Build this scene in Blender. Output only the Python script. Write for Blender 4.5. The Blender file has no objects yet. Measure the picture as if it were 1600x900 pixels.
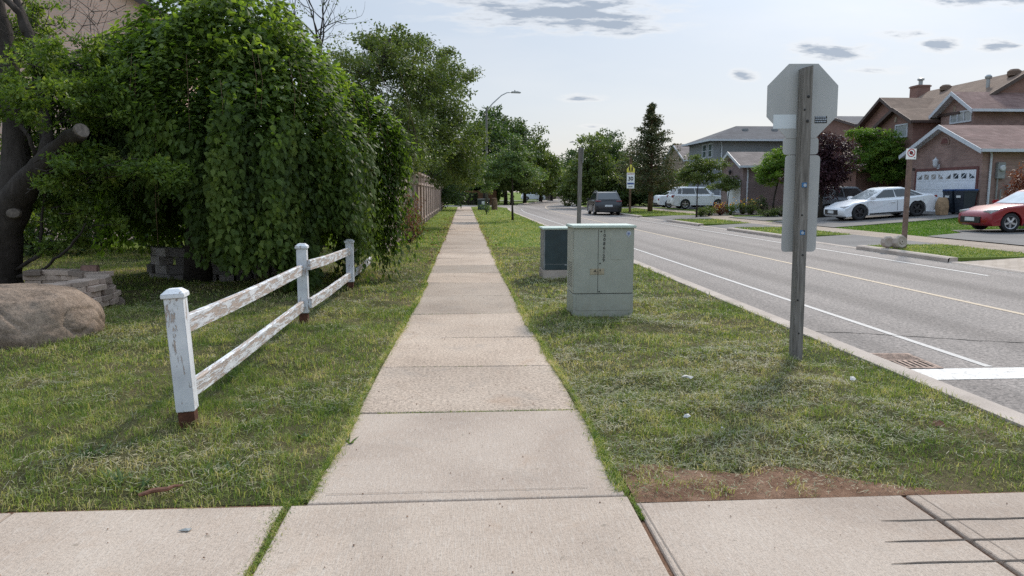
import bpy, bmesh, math, random
import numpy as np
from mathutils import Vector, Matrix
R = math.radians
rng = np.random.default_rng(7)
random.seed(7)
scene = bpy.context.scene
COL = scene.collection

# ------------------------------------------------------------------ camera
F_PX = 1150.0
PITCH = math.atan(150 / F_PX)
YAW = math.atan(75 / 1160.0)
cam = bpy.data.cameras.new('camera')
cam.sensor_width = 36.0
cam.lens = 36.0 * F_PX / 1600.0
cam.clip_start = 0.05
cam.clip_end = 6000
camo = bpy.data.objects.new('camera', cam)
COL.objects.link(camo)
camo.location = (0, 0, 1.5)
camo.rotation_euler = (math.pi / 2 - PITCH, 0, -YAW)
scene.camera = camo

# ------------------------------------------------------------------ light
SUN_EL, SUN_AZ = R(41), R(32)            # azimuth measured from +Y towards +X
SUN_STRENGTH, SKY_STRENGTH, CLOUD_WHITE, EXPOSURE = 2.0, 0.10, 0.55, 0.62
scene.view_settings.view_transform = 'Standard'
scene.view_settings.look = 'None'
scene.view_settings.gamma = 1
scene.view_settings.exposure = EXPOSURE
scene.cycles.use_denoising = False
scene.cycles.max_bounces = 6
scene.cycles.transparent_max_bounces = 6
world = bpy.data.worlds.new('World')
scene.world = world
world.use_nodes = True
wt = world.node_tree
wn, wl = wt.nodes, wt.links
wn.clear()


def wmath(op, a, b=None, c=None):
    n = wn.new('ShaderNodeMath')
    n.operation = op
    for i, v in enumerate((a, b, c)):
        if v is None:
            continue
        if isinstance(v, (int, float)):
            n.inputs[i].default_value = v
        else:
            wl.new(v, n.inputs[i])
    return n.outputs[0]


sky = wn.new('ShaderNodeTexSky')
sky.sky_type = 'NISHITA'
sky.sun_disc = False
sky.sun_elevation = SUN_EL
sky.sun_rotation = SUN_AZ
sky.air_density = 1.0
sky.dust_density = 1.5
bg1 = wn.new('ShaderNodeBackground')
bg1.inputs[1].default_value = SKY_STRENGTH
wl.new(sky.outputs[0], bg1.inputs[0])
tcw = wn.new('ShaderNodeTexCoord')
sep = wn.new('ShaderNodeSeparateXYZ')
wl.new(tcw.outputs['Generated'], sep.inputs[0])
sx, sy, sz = sep.outputs
syc = wmath('MAXIMUM', sy, 0.05)
U = wmath('DIVIDE', sx, syc)
V = wmath('DIVIDE', sz, syc)
# thin high veil : pale grey-blue aloft, warmer and lighter to the horizon
veil = wn.new('ShaderNodeValToRGB')
veil.color_ramp.elements[0].position = 0.0
veil.color_ramp.elements[0].color = (0.80, 0.78, 0.80, 1)
veil.color_ramp.elements[1].position = 0.5
veil.color_ramp.elements[1].color = (0.55, 0.71, 0.90, 1)
e = veil.color_ramp.elements.new(0.12)
e.color = (0.72, 0.78, 0.87, 1)
wl.new(wmath('MAXIMUM', sz, 0.0), veil.inputs[0])
bg2 = wn.new('ShaderNodeBackground')
bg2.inputs[1].default_value = CLOUD_WHITE
nz2 = wn.new('ShaderNodeTexNoise')
nz2.inputs['Scale'].default_value = 1.1
nz2.inputs['Detail'].default_value = 6
comb2 = wn.new('ShaderNodeCombineXYZ')
wl.new(wmath('MULTIPLY', U, 2.2), comb2.inputs[0])
wl.new(wmath('MULTIPLY', V, 9.0), comb2.inputs[1])
wl.new(comb2.outputs[0], nz2.inputs['Vector'])
vm = wn.new('ShaderNodeMix'); vm.data_type = 'RGBA'
vr = wn.new('ShaderNodeMapRange'); vr.inputs[1].default_value = .45; vr.inputs[2].default_value = .75; vr.inputs[4].default_value = .5
wl.new(nz2.outputs['Fac'], vr.inputs[0]); wl.new(vr.outputs[0], vm.inputs[0])
wl.new(veil.outputs[0], vm.inputs[6]); vm.inputs[7].default_value = (.93, .93, .94, 1)
wl.new(vm.outputs[2], bg2.inputs[0])
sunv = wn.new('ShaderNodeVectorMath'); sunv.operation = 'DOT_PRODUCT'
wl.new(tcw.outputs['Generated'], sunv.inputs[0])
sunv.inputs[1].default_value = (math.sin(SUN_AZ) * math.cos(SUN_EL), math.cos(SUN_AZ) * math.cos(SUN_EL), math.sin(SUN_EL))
glow = wmath('POWER', wmath('MAXIMUM', sunv.outputs['Value'], 0.0), 22.0)      # haze glow round the unseen sun, added for soft fill
high = wmath('MULTIPLY', wmath('MINIMUM', wmath('MAXIMUM', wmath('MULTIPLY', wmath('ADD', sz, -0.26), 3.0), 0.0), 1.0), 0.85)  # upper sky out of view, brightened as added fill for the shaded sides
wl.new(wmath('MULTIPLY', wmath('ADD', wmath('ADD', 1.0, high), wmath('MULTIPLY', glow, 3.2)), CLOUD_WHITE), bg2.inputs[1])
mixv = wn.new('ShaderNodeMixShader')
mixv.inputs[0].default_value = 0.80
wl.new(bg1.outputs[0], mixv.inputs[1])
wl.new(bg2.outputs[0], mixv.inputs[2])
# low flat clouds : a noise field over the direction, gathered into banks (direction slopes x/y, z/y)
comb = wn.new('ShaderNodeCombineXYZ')
wl.new(wmath('MULTIPLY', U, 10.0), comb.inputs[0])
wl.new(wmath('MULTIPLY', V, 52.0), comb.inputs[1])
nz = wn.new('ShaderNodeTexNoise')
nz.inputs['Scale'].default_value = 1.6
nz.inputs['Detail'].default_value = 7
nz.inputs['Roughness'].default_value = 0.62
wl.new(comb.outputs[0], nz.inputs['Vector'])
BANKS = [(0.125, 0.234, 0.15, 0.026, 1.1), (0.19, 0.222, 0.085, 0.017, 1.15), (0.02, 0.246, 0.08, 0.016, .7), (0.70, 0.262, 0.11, 0.016, 1.0),
         (0.50, 0.188, 0.060, 0.015, 1.15), (0.65, 0.199, 0.030, 0.010, 1.1), (0.733, 0.200, 0.036, 0.010, 0.95), (0.60, 0.214, 0.05, 0.010, .75),
         (0.377, 0.156, 0.020, 0.008, 1.1), (0.157, 0.125, 0.035, 0.006, 0.9), (0.174, 0.088, 0.022, 0.004, 0.55), (0.25, 0.262, 0.14, 0.012, .7), (0.56, 0.165, .09, .008, .5),
         (-0.5, 0.33, 0.3, 0.05, 0.8), (0.40, 0.36, 0.25, 0.04, 0.8)]
tot = None
for (u0, v0, ru, rv, amp) in BANKS:
    du = wmath('DIVIDE', wmath('SUBTRACT', U, u0), ru)
    dv = wmath('DIVIDE', wmath('SUBTRACT', V, v0), rv)
    d2 = wmath('ADD', wmath('MULTIPLY', du, du), wmath('MULTIPLY', dv, dv))
    g = wmath('MULTIPLY', wmath('EXPONENT', wmath('MULTIPLY', d2, -0.9)), amp)
    tot = g if tot is None else wmath('MAXIMUM', tot, g)
dens = wmath('ADD', wmath('ADD', tot, -0.44), wmath('MULTIPLY', wmath('ADD', nz.outputs['Fac'], -0.5), wmath('MINIMUM', wmath('MULTIPLY', tot, 5.0), 3.0)))
msk = wn.new('ShaderNodeMapRange')
msk.inputs[1].default_value = -0.2
msk.inputs[2].default_value = 0.55
wl.new(dens, msk.inputs[0])
# cloud colour : bright thin edges, blue-grey thick bellies
cr = wn.new('ShaderNodeValToRGB')
cr.color_ramp.elements[0].position = 0.12
cr.color_ramp.elements[0].color = (1.12, 1.11, 1.1, 1)
cr.color_ramp.elements[1].position = 0.62
cr.color_ramp.elements[1].color = (0.42, 0.50, 0.62, 1)
wl.new(dens, cr.inputs[0])
bg3 = wn.new('ShaderNodeBackground')
bg3.inputs[1].default_value = CLOUD_WHITE
wl.new(cr.outputs[0], bg3.inputs[0])
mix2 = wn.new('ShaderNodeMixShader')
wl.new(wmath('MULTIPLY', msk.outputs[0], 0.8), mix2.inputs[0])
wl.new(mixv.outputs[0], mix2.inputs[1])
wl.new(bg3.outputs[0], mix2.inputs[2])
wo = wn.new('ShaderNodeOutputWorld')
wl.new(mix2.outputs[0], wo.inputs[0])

sun = bpy.data.lights.new('sun', 'SUN')
sun.energy = SUN_STRENGTH
sun.angle = R(7)         # thin overcast softens the disc
sun.color = (1.0, 0.90, 0.77)
suno = bpy.data.objects.new('sun', sun)
COL.objects.link(suno)
sd = Vector((math.sin(SUN_AZ) * math.cos(SUN_EL), math.cos(SUN_AZ) * math.cos(SUN_EL), math.sin(SUN_EL)))
suno.rotation_euler = sd.to_track_quat('Z', 'Y').to_euler()
suno.location = (20, 30, 40)


# ------------------------------------------------------------------ survey helpers (photo measurement -> place in the world)
def ray(px, py):
    a, b = px - 800, 450 - py
    f = F_PX * math.cos(PITCH) + b * math.sin(PITCH)
    v = -F_PX * math.sin(PITCH) + b * math.cos(PITCH)
    return (a * math.cos(YAW) + f * math.sin(YAW), f * math.cos(YAW) - a * math.sin(YAW), v)


def atX(px, py, X):
    r = ray(px, py); t = X / r[0]
    return Vector((X, r[1] * t, 1.5 + r[2] * t))


def atY(px, py, Y):
    r = ray(px, py); t = Y / r[1]
    return Vector((r[0] * t, Y, 1.5 + r[2] * t))


# ------------------------------------------------------------------ noise
def _h(i, j, s):
    n = (i * 374761393 + j * 668265263 + s * 974634777) & 0xffffffff
    n = ((n ^ (n >> 13)) * 1274126177) & 0xffffffff
    return ((n ^ (n >> 16)) & 0xffff) / 65535.0


def vnoise(x, y, s=0):
    x = np.asarray(x, float); y = np.asarray(y, float)
    i = np.floor(x).astype(np.int64); j = np.floor(y).astype(np.int64)
    fx = x - i; fy = y - j
    fx = fx * fx * (3 - 2 * fx); fy = fy * fy * (3 - 2 * fy)
    a, b, c, d = _h(i, j, s), _h(i + 1, j, s), _h(i, j + 1, s), _h(i + 1, j + 1, s)
    return (a * (1 - fx) + b * fx) * (1 - fy) + (c * (1 - fx) + d * fx) * fy


# ------------------------------------------------------------------ object helpers
def tag(o, label=None, cat=None, group=None, kind=None):
    if label: o['label'] = label
    if cat: o['category'] = cat
    if group: o['group'] = group
    if kind: o['kind'] = kind
    return o


def thing(name, label, cat, loc=(0, 0, 0), rz=0, group=None):
    o = bpy.data.objects.new(name, None)
    COL.objects.link(o)
    o.empty_display_size = 0.2
    o.location = loc
    o.rotation_euler = (0, 0, rz)
    return tag(o, label, cat, group)


def link(name, me, mat, parent=None, smooth=False):
    o = bpy.data.objects.new(name, me)
    COL.objects.link(o)
    if mat is not None:
        me.materials.append(mat)
    if parent is not None:
        o.parent = parent
    if smooth:
        me.polygons.foreach_set('use_smooth', np.ones(len(me.polygons), bool))
    return o


def copy_tree(o, parent=None):
    c = o.copy()
    COL.objects.link(c)
    if parent is not None:
        c.parent = parent
    for ch in list(o.children):
        copy_tree(ch, c)
    return c


class MB:
    """collects shapes for ONE mesh"""
    def __init__(s):
        s.v = []; s.f = []

    def add(s, vs, fs):
        n = len(s.v)
        s.v += [tuple(v) for v in vs]
        s.f += [tuple(i + n for i in f) for f in fs]
        return s

    def box(s, x0, x1, y0, y1, z0, z1, M=None):
        vs = [Vector(p) for p in ((x0, y0, z0), (x1, y0, z0), (x1, y1, z0), (x0, y1, z0), (x0, y0, z1), (x1, y0, z1), (x1, y1, z1), (x0, y1, z1))]
        if M is not None:
            vs = [M @ v for v in vs]
        return s.add(vs, [(0, 3, 2, 1), (4, 5, 6, 7), (0, 1, 5, 4), (1, 2, 6, 5), (2, 3, 7, 6), (3, 0, 4, 7)])

    def prism(s, poly, axis, a, b):
        """poly: 2-D points; axis 'x': poly is (y,z); 'y': (x,z); 'z': (x,y)"""
        def P(u, w, t):
            return {'x': (t, u, w), 'y': (u, t, w), 'z': (u, w, t)}[axis]
        n = len(poly)
        vs = [P(u, w, a) for u, w in poly] + [P(u, w, b) for u, w in poly]
        fs = [tuple(range(n - 1, -1, -1)), tuple(range(n, 2 * n))]
        fs += [(i, (i + 1) % n, n + (i + 1) % n, n + i) for i in range(n)]
        return s.add(vs, fs)

    def tube(s, pts, rad, n=8, cap=True):
        pts = [Vector(p) for p in pts]
        if isinstance(rad, (int, float)): rad = [rad] * len(pts)
        base = len(s.v)
        prev = None
        for i, p in enumerate(pts):
            t = (pts[min(i + 1, len(pts) - 1)] - pts[max(i - 1, 0)])
            t = t.normalized() if t.length > 1e-9 else Vector((0, 0, 1))
            if prev is None:
                a = t.cross(Vector((0.13, 0.97, 0.2))); a.normalize()
            else:
                a = prev - t * prev.dot(t)
                if a.length < 1e-6: a = t.cross(Vector((1, 0, 0)))
                a.normalize()
            prev = a
            b = t.cross(a)
            for k in range(n):
                an = 2 * math.pi * k / n
                s.v.append(tuple(p + (a * math.cos(an) + b * math.sin(an)) * rad[i]))
        for i in range(len(pts) - 1):
            for k in range(n):
                s.f.append((base + i * n + k, base + i * n + (k + 1) % n, base + (i + 1) * n + (k + 1) % n, base + (i + 1) * n + k))
        if cap:
            s.f.append(tuple(base + k for k in range(n - 1, -1, -1)))
            s.f.append(tuple(base + (len(pts) - 1) * n + k for k in range(n)))
        return s

    def lathe(s, prof, n=20, M=None, closed=False):
        """prof: (r,z) about z"""
        base = len(s.v)
        for r, z in prof:
            for k in range(n):
                a = 2 * math.pi * k / n
                v = Vector((r * math.cos(a), r * math.sin(a), z))
                s.v.append(tuple(M @ v if M is not None else v))
        m = len(prof)
        for i in range(m - 1):
            for k in range(n):
                s.f.append((base + i * n + k, base + i * n + (k + 1) % n, base + (i + 1) * n + (k + 1) % n, base + (i + 1) * n + k))
        if not closed:
            s.f.append(tuple(base + k for k in range(n - 1, -1, -1)))
            s.f.append(tuple(base + (m - 1) * n + k for k in range(n)))
        return s

    def build(s, name, mat, parent=None, smooth=False, bevel=0, weld=False):
        me = bpy.data.meshes.new(name)
        me.from_pydata(s.v, [], s.f)
        bm = bmesh.new(); bm.from_mesh(me)
        bmesh.ops.recalc_face_normals(bm, faces=bm.faces)
        if bevel:
            bmesh.ops.bevel(bm, geom=[ed for ed in bm.edges if ed.calc_face_angle(0) > 0.5], offset=bevel, segments=2, affect='EDGES', clamp_overlap=True)
        bm.to_mesh(me); bm.free()
        return link(name, me, mat, parent, smooth)


def np_mesh(name, V, Fc, mat, parent=None, attrs=None, smooth=False):
    V = np.ascontiguousarray(V, np.float32); Fc = np.ascontiguousarray(Fc, np.int32)
    me = bpy.data.meshes.new(name)
    me.vertices.add(len(V)); me.vertices.foreach_set('co', V.ravel())
    m, k = Fc.shape
    me.loops.add(m * k); me.loops.foreach_set('vertex_index', Fc.ravel())
    me.polygons.add(m)
    me.polygons.foreach_set('loop_start', np.arange(0, m * k, k, dtype=np.int32))
    me.polygons.foreach_set('loop_total', np.full(m, k, np.int32))
    for an, arr in (attrs or {}).items():
        at = me.attributes.new(an, 'FLOAT', 'POINT')
        at.data.foreach_set('value', np.ascontiguousarray(arr, np.float32))
    me.polygons.foreach_set('use_smooth', np.full(m, bool(smooth)))
    me.update(calc_edges=True)
    return link(name, me, mat, parent, smooth)


# ------------------------------------------------------------------ materials
class NT:
    def __init__(s, name, rough=0.6, metallic=0.0, spec=0.5):
        s.m = bpy.data.materials.new(name)
        s.m.use_nodes = True
        s.t = s.m.node_tree; s.n = s.t.nodes; s.l = s.t.links
        s.b = s.n['Principled BSDF']
        s.b.inputs['Roughness'].default_value = rough
        s.b.inputs['Metallic'].default_value = metallic
        s.b.inputs['Specular IOR Level'].default_value = spec
        s._tc = None

    def co(s, scale=(1, 1, 1), rot=(0, 0, 0), geo=False):
        if geo:
            g = s.n.new('ShaderNodeNewGeometry').outputs['Position']
        else:
            if s._tc is None: s._tc = s.n.new('ShaderNodeTexCoord')
            g = s._tc.outputs['Object']
        mp = s.n.new('ShaderNodeMapping')
        mp.inputs['Scale'].default_value = scale
        mp.inputs['Rotation'].default_value = rot
        s.l.new(g, mp.inputs[0])
        return mp.outputs[0]

    def noise(s, scale, detail=4, rough=0.55, stretch=(1, 1, 1), geo=False, dist=0.0):
        n = s.n.new('ShaderNodeTexNoise')
        n.inputs['Scale'].default_value = scale
        n.inputs['Detail'].default_value = detail
        n.inputs['Roughness'].default_value = rough
        n.inputs['Distortion'].default_value = dist
        s.l.new(s.co(stretch, geo=geo), n.inputs['Vector'])
        return n.outputs['Fac']

    def attr(s, name):
        n = s.n.new('ShaderNodeAttribute'); n.attribute_name = name
        return n.outputs['Fac']

    def math(s, op, a, b=0.0, clamp=False):
        n = s.n.new('ShaderNodeMath'); n.operation = op; n.use_clamp = clamp
        for i, v in enumerate((a, b)):
            if isinstance(v, (int, float)): n.inputs[i].default_value = v
            else: s.l.new(v, n.inputs[i])
        return n.outputs[0]

    def ramp(s, fac, stops, const=False):
        n = s.n.new('ShaderNodeValToRGB')
        el = n.color_ramp.elements
        if const: n.color_ramp.interpolation = 'CONSTANT'
        el[0].position, el[0].color = stops[0][0], (*stops[0][1], 1)
        el[1].position, el[1].color = stops[-1][0], (*stops[-1][1], 1)
        for p, c in stops[1:-1]:
            x = el.new(p); x.color = (*c, 1)
        s.l.new(fac, n.inputs[0])
        return n.outputs[0]

    def step(s, fac, lo, hi):
        n = s.n.new('ShaderNodeMapRange')
        n.inputs[1].default_value = lo; n.inputs[2].default_value = hi
        s.l.new(fac, n.inputs[0])
        return n.outputs[0]

    def mix(s, fac, a, b, mode='MIX'):
        n = s.n.new('ShaderNodeMix'); n.data_type = 'RGBA'; n.blend_type = mode
        for sock, v in ((n.inputs[0], fac), (n.inputs[6], a), (n.inputs[7], b)):
            if isinstance(v, (int, float)): sock.default_value = v
            elif isinstance(v, tuple): sock.default_value = (*v, 1)
            else: s.l.new(v, sock)
        return n.outputs[2]

    def color(s, c):
        if isinstance(c, tuple): s.b.inputs['Base Color'].default_value = (*c, 1)
        else: s.l.new(c, s.b.inputs['Base Color'])
        return s

    def bump(s, h, strength=0.3, dist=0.01):
        n = s.n.new('ShaderNodeBump')
        n.inputs['Strength'].default_value = strength
        n.inputs['Distance'].default_value = dist
        s.l.new(h, n.inputs['Height'])
        s.l.new(n.outputs[0], s.b.inputs['Normal'])
        return s

    def leafy(s, col, trans=0.4, boost=1.6):
        """thin leaf: part of the light passes through"""
        tr = s.n.new('ShaderNodeBsdfTranslucent')
        s.l.new(s.mix(1.0, col, (boost, boost * 1.05, boost * 0.45), 'MULTIPLY'), tr.inputs[0])
        mx = s.n.new('ShaderNodeMixShader'); mx.inputs[0].default_value = trans
        s.l.new(s.b.outputs[0], mx.inputs[1]); s.l.new(tr.outputs[0], mx.inputs[2])
        s.l.new(mx.outputs[0], s.n['Material Output'].inputs[0])
        return s


def simple(name, c, rough=0.5, metallic=0.0, var=0.12, scale=6.0, bump=0.0, spec=0.5):
    t = NT(name, rough, metallic, spec)
    f = t.noise(scale, 5)
    d = tuple(max(0, x * (1 - var * 1.6)) for x in c); l = tuple(min(1, x * (1 + var)) for x in c)
    t.color(t.ramp(f, [(0.3, d), (0.7, l)]))
    if bump: t.bump(t.noise(scale * 12, 4), bump, 0.01)
    return t.m


M = {}


def make_materials():
    # concrete walk
    t = NT('concrete', 0.9, spec=0.25)
    big = t.noise(0.9, 5, geo=True); fine = t.math('ADD', t.math('MULTIPLY', t.noise(120, 3, 0.7, geo=True), .45), t.math('MULTIPLY', t.noise(42, 3, .75, geo=True), .55)); mid = t.noise(9, 6, 0.65, geo=True)
    c = t.ramp(big, [(0.25, (.33, .265, .215)), (0.5, (.435, .358, .295)), (0.78, (.51, .43, .36))])
    c = t.mix(t.step(mid, .35, .7), t.mix(0.12, c, (.25, .2, .17)), c)
    c = t.mix(0.75, c, t.ramp(fine, [(0.40, (.34, .33, .31)), (0.49, (.86, .85, .84)), (0.58, (1.32, 1.30, 1.27))]), 'MULTIPLY')
    st = t.noise(0.8, 4, 0.7, geo=True, dist=1.5)
    c = t.mix(t.math('MULTIPLY', t.step(st, .58, .72), .35), c, (.30, .19, .12))
    c = t.mix(1.0, c, t.ramp(t.attr('tint'), [(0, (.78, .77, .75)), (.5, (.97, .95, .93)), (1, (1.12, 1.07, 1.02))]), 'MULTIPLY')
    gr = t.noise(2.2, 6, .7, geo=True, dist=.8)
    c = t.mix(t.math('MULTIPLY', t.step(gr, .54, .70), .38), c, (.24, .215, .19))
    t.color(c); t.bump(t.math('ADD', fine, t.math('MULTIPLY', t.noise(35, 3, geo=True), .6)), 0.8, 0.008); M['concrete'] = t.m
    # broomed foreground concrete
    t = NT('concrete_broomed', 0.88, spec=0.25)
    big = t.noise(1.1, 5, geo=True, dist=.6); fine = t.math('ADD', t.math('MULTIPLY', t.noise(170, 3, 0.7, geo=True), .6), t.math('MULTIPLY', t.noise(60, 3, .75, geo=True), .4))
    br = t.noise(26, 3, 0.7, stretch=(6, .35, 1), geo=True)
    c = t.ramp(big, [(0.25, (.325, .26, .213)), (0.5, (.42, .345, .285)), (0.75, (.485, .41, .345))])
    c = t.mix(0.6, c, t.ramp(fine, [(0.40, (.46, .45, .43)), (0.49, (.92, .91, .90)), (0.58, (1.2, 1.19, 1.17))]), 'MULTIPLY')
    c = t.mix(t.math('MULTIPLY', t.step(br, .5, .7), .3), c, (.62, .58, .53))
    st = t.noise(1.3, 5, 0.7, geo=True, dist=2)
    c = t.mix(t.math('MULTIPLY', t.step(st, .56, .75), .3), c, (.36, .24, .16))
    c = t.mix(1.0, c, t.ramp(t.attr('tint'), [(0, (.90, .89, .88)), (.5, (1, .98, .97)), (1, (1.06, 1.04, 1.02))]), 'MULTIPLY')
    gr = t.noise(3.1, 6, .72, geo=True, dist=.8)
    c = t.mix(t.math('MULTIPLY', t.step(gr, .55, .72), .30), c, (.26, .23, .20))
    spots = t.noise(17, 2, .5, geo=True)
    c = t.mix(t.math('MULTIPLY', t.step(spots, .70, .74), .5), c, (.22, .18, .14))
    t.color(c); t.bump(t.math('ADD', fine, br), 0.7, 0.006); M['concrete_broomed'] = t.m
    t = NT('kerb_concrete', 0.9, spec=.25)
    fine = t.noise(90, 3, .7, geo=True)
    c = t.ramp(t.noise(2.5, 5, geo=True), [(0.3, (.40, .335, .285)), (.7, (.56, .475, .41))])
    c = t.mix(.6, c, t.ramp(fine, [(.3, (.5, .5, .5)), (.7, (1, 1, 1))]), 'MULTIPLY')
    t.color(c).bump(fine, .5, .006); M['kerb'] = t.m
    # asphalt, wheel tracks run along Y
    t = NT('asphalt', 0.85, spec=0.3)
    fine = t.math('ADD', t.math('MULTIPLY', t.noise(80, 3, 0.8, geo=True), .4), t.math('MULTIPLY', t.noise(24, 3, .8, geo=True), .6))
    track = t.noise(1.0, 2, geo=True, stretch=(0.75, 0.02, 1)); blot = t.noise(0.7, 5, .6, geo=True)
    c = t.ramp(track, [(0.35, (.195, .168, .153)), (0.6, (.30, .262, .24))])
    c = t.mix(t.step(blot, .3, .75), t.mix(.25, c, (.12, .11, .108)), c)
    c = t.mix(.9, c, t.ramp(fine, [(0.40, (.38, .38, .38)), (0.5, (.85, .85, .84)), (0.58, (1.32, 1.30, 1.27))]), 'MULTIPLY')
    t.color(c); t.bump(fine, 0.6, 0.008); M['asphalt'] = t.m
    t = NT('driveway_asphalt', 0.9, spec=0.25)
    fine = t.noise(70, 3, 0.8, geo=True)
    c = t.ramp(t.noise(.6, 5, geo=True), [(0.3, (.15, .14, .135)), (0.7, (.22, .205, .195))])
    t.color(t.mix(.8, c, t.ramp(fine, [(0.32, (.4, .4, .4)), (0.66, (1.2, 1.2, 1.2))]), 'MULTIPLY')); M['drive'] = t.m
    t = NT('road_paint', 0.7)
    worn = t.noise(30, 5, .7, geo=True)
    t.color(t.mix(t.step(worn, .56, .68), (.44, .42, .40), (.25, .23, .22))); M['white_line'] = t.m
    t = NT('road_paint_fresh', 0.7)
    worn = t.noise(22, 5, .75, geo=True)
    t.color(t.mix(t.step(worn, .50, .66), (.60, .58, .55), (.3, .28, .27))); M['white_bar'] = t.m
    t = NT('road_paint_yellow', 0.75)
    worn = t.noise(30, 5, .7, geo=True)
    t.color(t.mix(t.step(worn, .52, .7), (.46, .36, .25), (.26, .235, .215))); M['yellow_line'] = t.m
    # ground below the grass
    t = NT('turf_soil', 0.95, spec=0.1)
    a = t.noise(1.3, 6, .6, geo=True); b = t.noise(60, 4, .8, geo=True)
    c = t.ramp(a, [(0.3, (.06, .07, .03)), (0.52, (.11, .10, .05)), (0.72, (.19, .15, .09))])
    c = t.mix(.8, c, t.ramp(b, [(0.3, (.45, .45, .4)), (0.7, (1.35, 1.35, 1.2))]), 'MULTIPLY')
    t.color(c); t.bump(b, 0.9, 0.03); M['soil'] = t.m
    t = NT('far_lawn', 0.95, spec=0.1)
    a = t.noise(.8, 6, .6, geo=True); b = t.noise(35, 4, .8, geo=True)
    c = t.ramp(a, [(0.3, (.10, .15, .03)), (0.55, (.15, .20, .045)), (0.75, (.21, .23, .075))])
    c = t.mix(.7, c, t.ramp(b, [(0.3, (.5, .5, .45)), (0.7, (1.3, 1.3, 1.2))]), 'MULTIPLY')
    t.color(c); t.bump(b, 0.8, 0.04); M['lawn'] = t.m
    t = NT('bare_earth', 0.95, spec=0.1)
    a = t.noise(5, 6, .7, geo=True); b = t.noise(140, 3, .8, geo=True)
    c = t.ramp(a, [(0.3, (.13, .07, .045)), (0.5, (.25, .145, .095)), (0.7, (.38, .24, .165))])
    c = t.mix(.8, c, t.ramp(b, [(0.3, (.4, .4, .4)), (0.7, (1.3, 1.3, 1.3))]), 'MULTIPLY')
    t.color(c).bump(b, .9, .012); M['earth'] = t.m

    def blade(name, stops, trans=.35):
        t = NT(name, 0.6, spec=0.25)
        f = t.math('ADD', t.math('ADD', t.attr('tint'), t.math('MULTIPLY', t.math('SUBTRACT', t.noise(.9, 4, .6, geo=True), .5), 1.5)), t.math('MULTIPLY', t.math('SUBTRACT', t.noise(7, 3, .6, geo=True), .5), 1.5), True)
        c = t.ramp(f, stops)
        t.color(c).leafy(c, trans, 1.25); return t.m
    M['blade'] = blade('grass_blade', [(0.0, (.065, .12, .022)), (.3, (.145, .215, .042)), (.55, (.265, .31, .08)), (.8, (.44, .41, .18)), (1, (.62, .50, .31))])
    M['clip'] = blade('dry_clippings', [(0.0, (.14, .17, .085)), (.5, (.25, .25, .15)), (1, (.42, .36, .24))], .2)
    M['blade_lush'] = blade('lush_blade', [(0.0, (.05, .12, .014)), (.5, (.10, .21, .025)), (1, (.20, .28, .05))])

    def leaf(name, stops, trans=.38, rough=.45, boost=1.5):
        t = NT(name, rough, spec=0.25)
        c = t.ramp(t.math('ADD', t.attr('tint'), t.math('MULTIPLY', t.math('SUBTRACT', t.noise(1.1, 3, geo=True), .5), .8), True), stops)
        t.color(c).leafy(c, trans, boost); return t.m
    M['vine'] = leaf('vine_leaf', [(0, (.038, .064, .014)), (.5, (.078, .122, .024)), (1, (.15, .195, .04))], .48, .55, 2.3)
    M['leaf_mid'] = leaf('leaf_mid', [(0, (.045, .07, .018)), (.5, (.085, .12, .032)), (1, (.155, .18, .06))])
    M['leaf_light'] = leaf('leaf_light', [(0, (.05, .088, .018)), (.5, (.11, .16, .032)), (1, (.22, .26, .055))], .42, .5, 2.0)
    M['leaf_dark'] = leaf('leaf_dark', [(0, (.03, .058, .018)), (.6, (.058, .095, .03)), (1, (.10, .135, .045))], .35)
    M['leaf_pale'] = leaf('leaf_pale', [(0, (.055, .10, .035)), (.5, (.09, .14, .05)), (1, (.15, .19, .07))])
    M['leaf_bright'] = leaf('leaf_bright', [(0, (.045, .10, .016)), (.5, (.10, .18, .028)), (1, (.22, .30, .05))], .45)
    M['leaf_purple'] = leaf('leaf_purple', [(0, (.022, .012, .018)), (.5, (.05, .022, .032)), (1, (.11, .05, .06))], .25)
    M['leaf_red'] = leaf('leaf_red', [(0, (.08, .02, .015)), (.5, (.16, .045, .03)), (1, (.26, .10, .06))], .25)
    M['needle'] = leaf('needle', [(0, (.035, .055, .026)), (.5, (.07, .09, .038)), (1, (.17, .135, .06))], .15, .6)
    M['dead'] = leaf('dead_leaf', [(0, (.10, .04, .025)), (.5, (.19, .09, .055)), (1, (.30, .17, .10))], .15, .8)
    M['flower'] = leaf('flower', [(0, (.55, .10, .03)), (.5, (.65, .30, .03)), (1, (.75, .55, .05))], .3)

    t = NT('bark', 0.92, spec=.15)
    a = t.noise(14, 6, .7, stretch=(1, 1, .25), dist=.8); b = t.noise(3, 4)
    t.color(t.mix(.5, t.ramp(a, [(0.3, (.018, .014, .012)), (0.55, (.05, .041, .036)), (0.75, (.10, .083, .073))]), t.ramp(b, [(.3, (.03, .024, .021)), (.7, (.08, .066, .058))])))
    t.bump(a, 1.0, 0.03); M['bark'] = t.m
    M['bark_brown'] = simple('bark_brown', (.16, .095, .055), .9, var=.4, scale=9, bump=.6)
    M['cut_wood'] = simple('cut_wood', (.15, .12, .10), .8, var=.3, scale=25)

    t = NT('weathered_wood', 0.85, spec=.2)
    g = t.noise(9, 6, .7, stretch=(6, 6, .35)); b = t.noise(2, 3)
    c = t.ramp(g, [(0.3, (.085, .075, .068)), (0.5, (.20, .182, .168)), (0.72, (.34, .315, .295))])
    t.color(t.mix(t.math('MULTIPLY', b, .35), c, (.11, .10, .085))).bump(g, .8, .006); M['old_wood'] = t.m
    t = NT('fence_board', 0.88, spec=.2)
    g = t.noise(7, 6, .7, stretch=(3, 3, .3))
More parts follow.
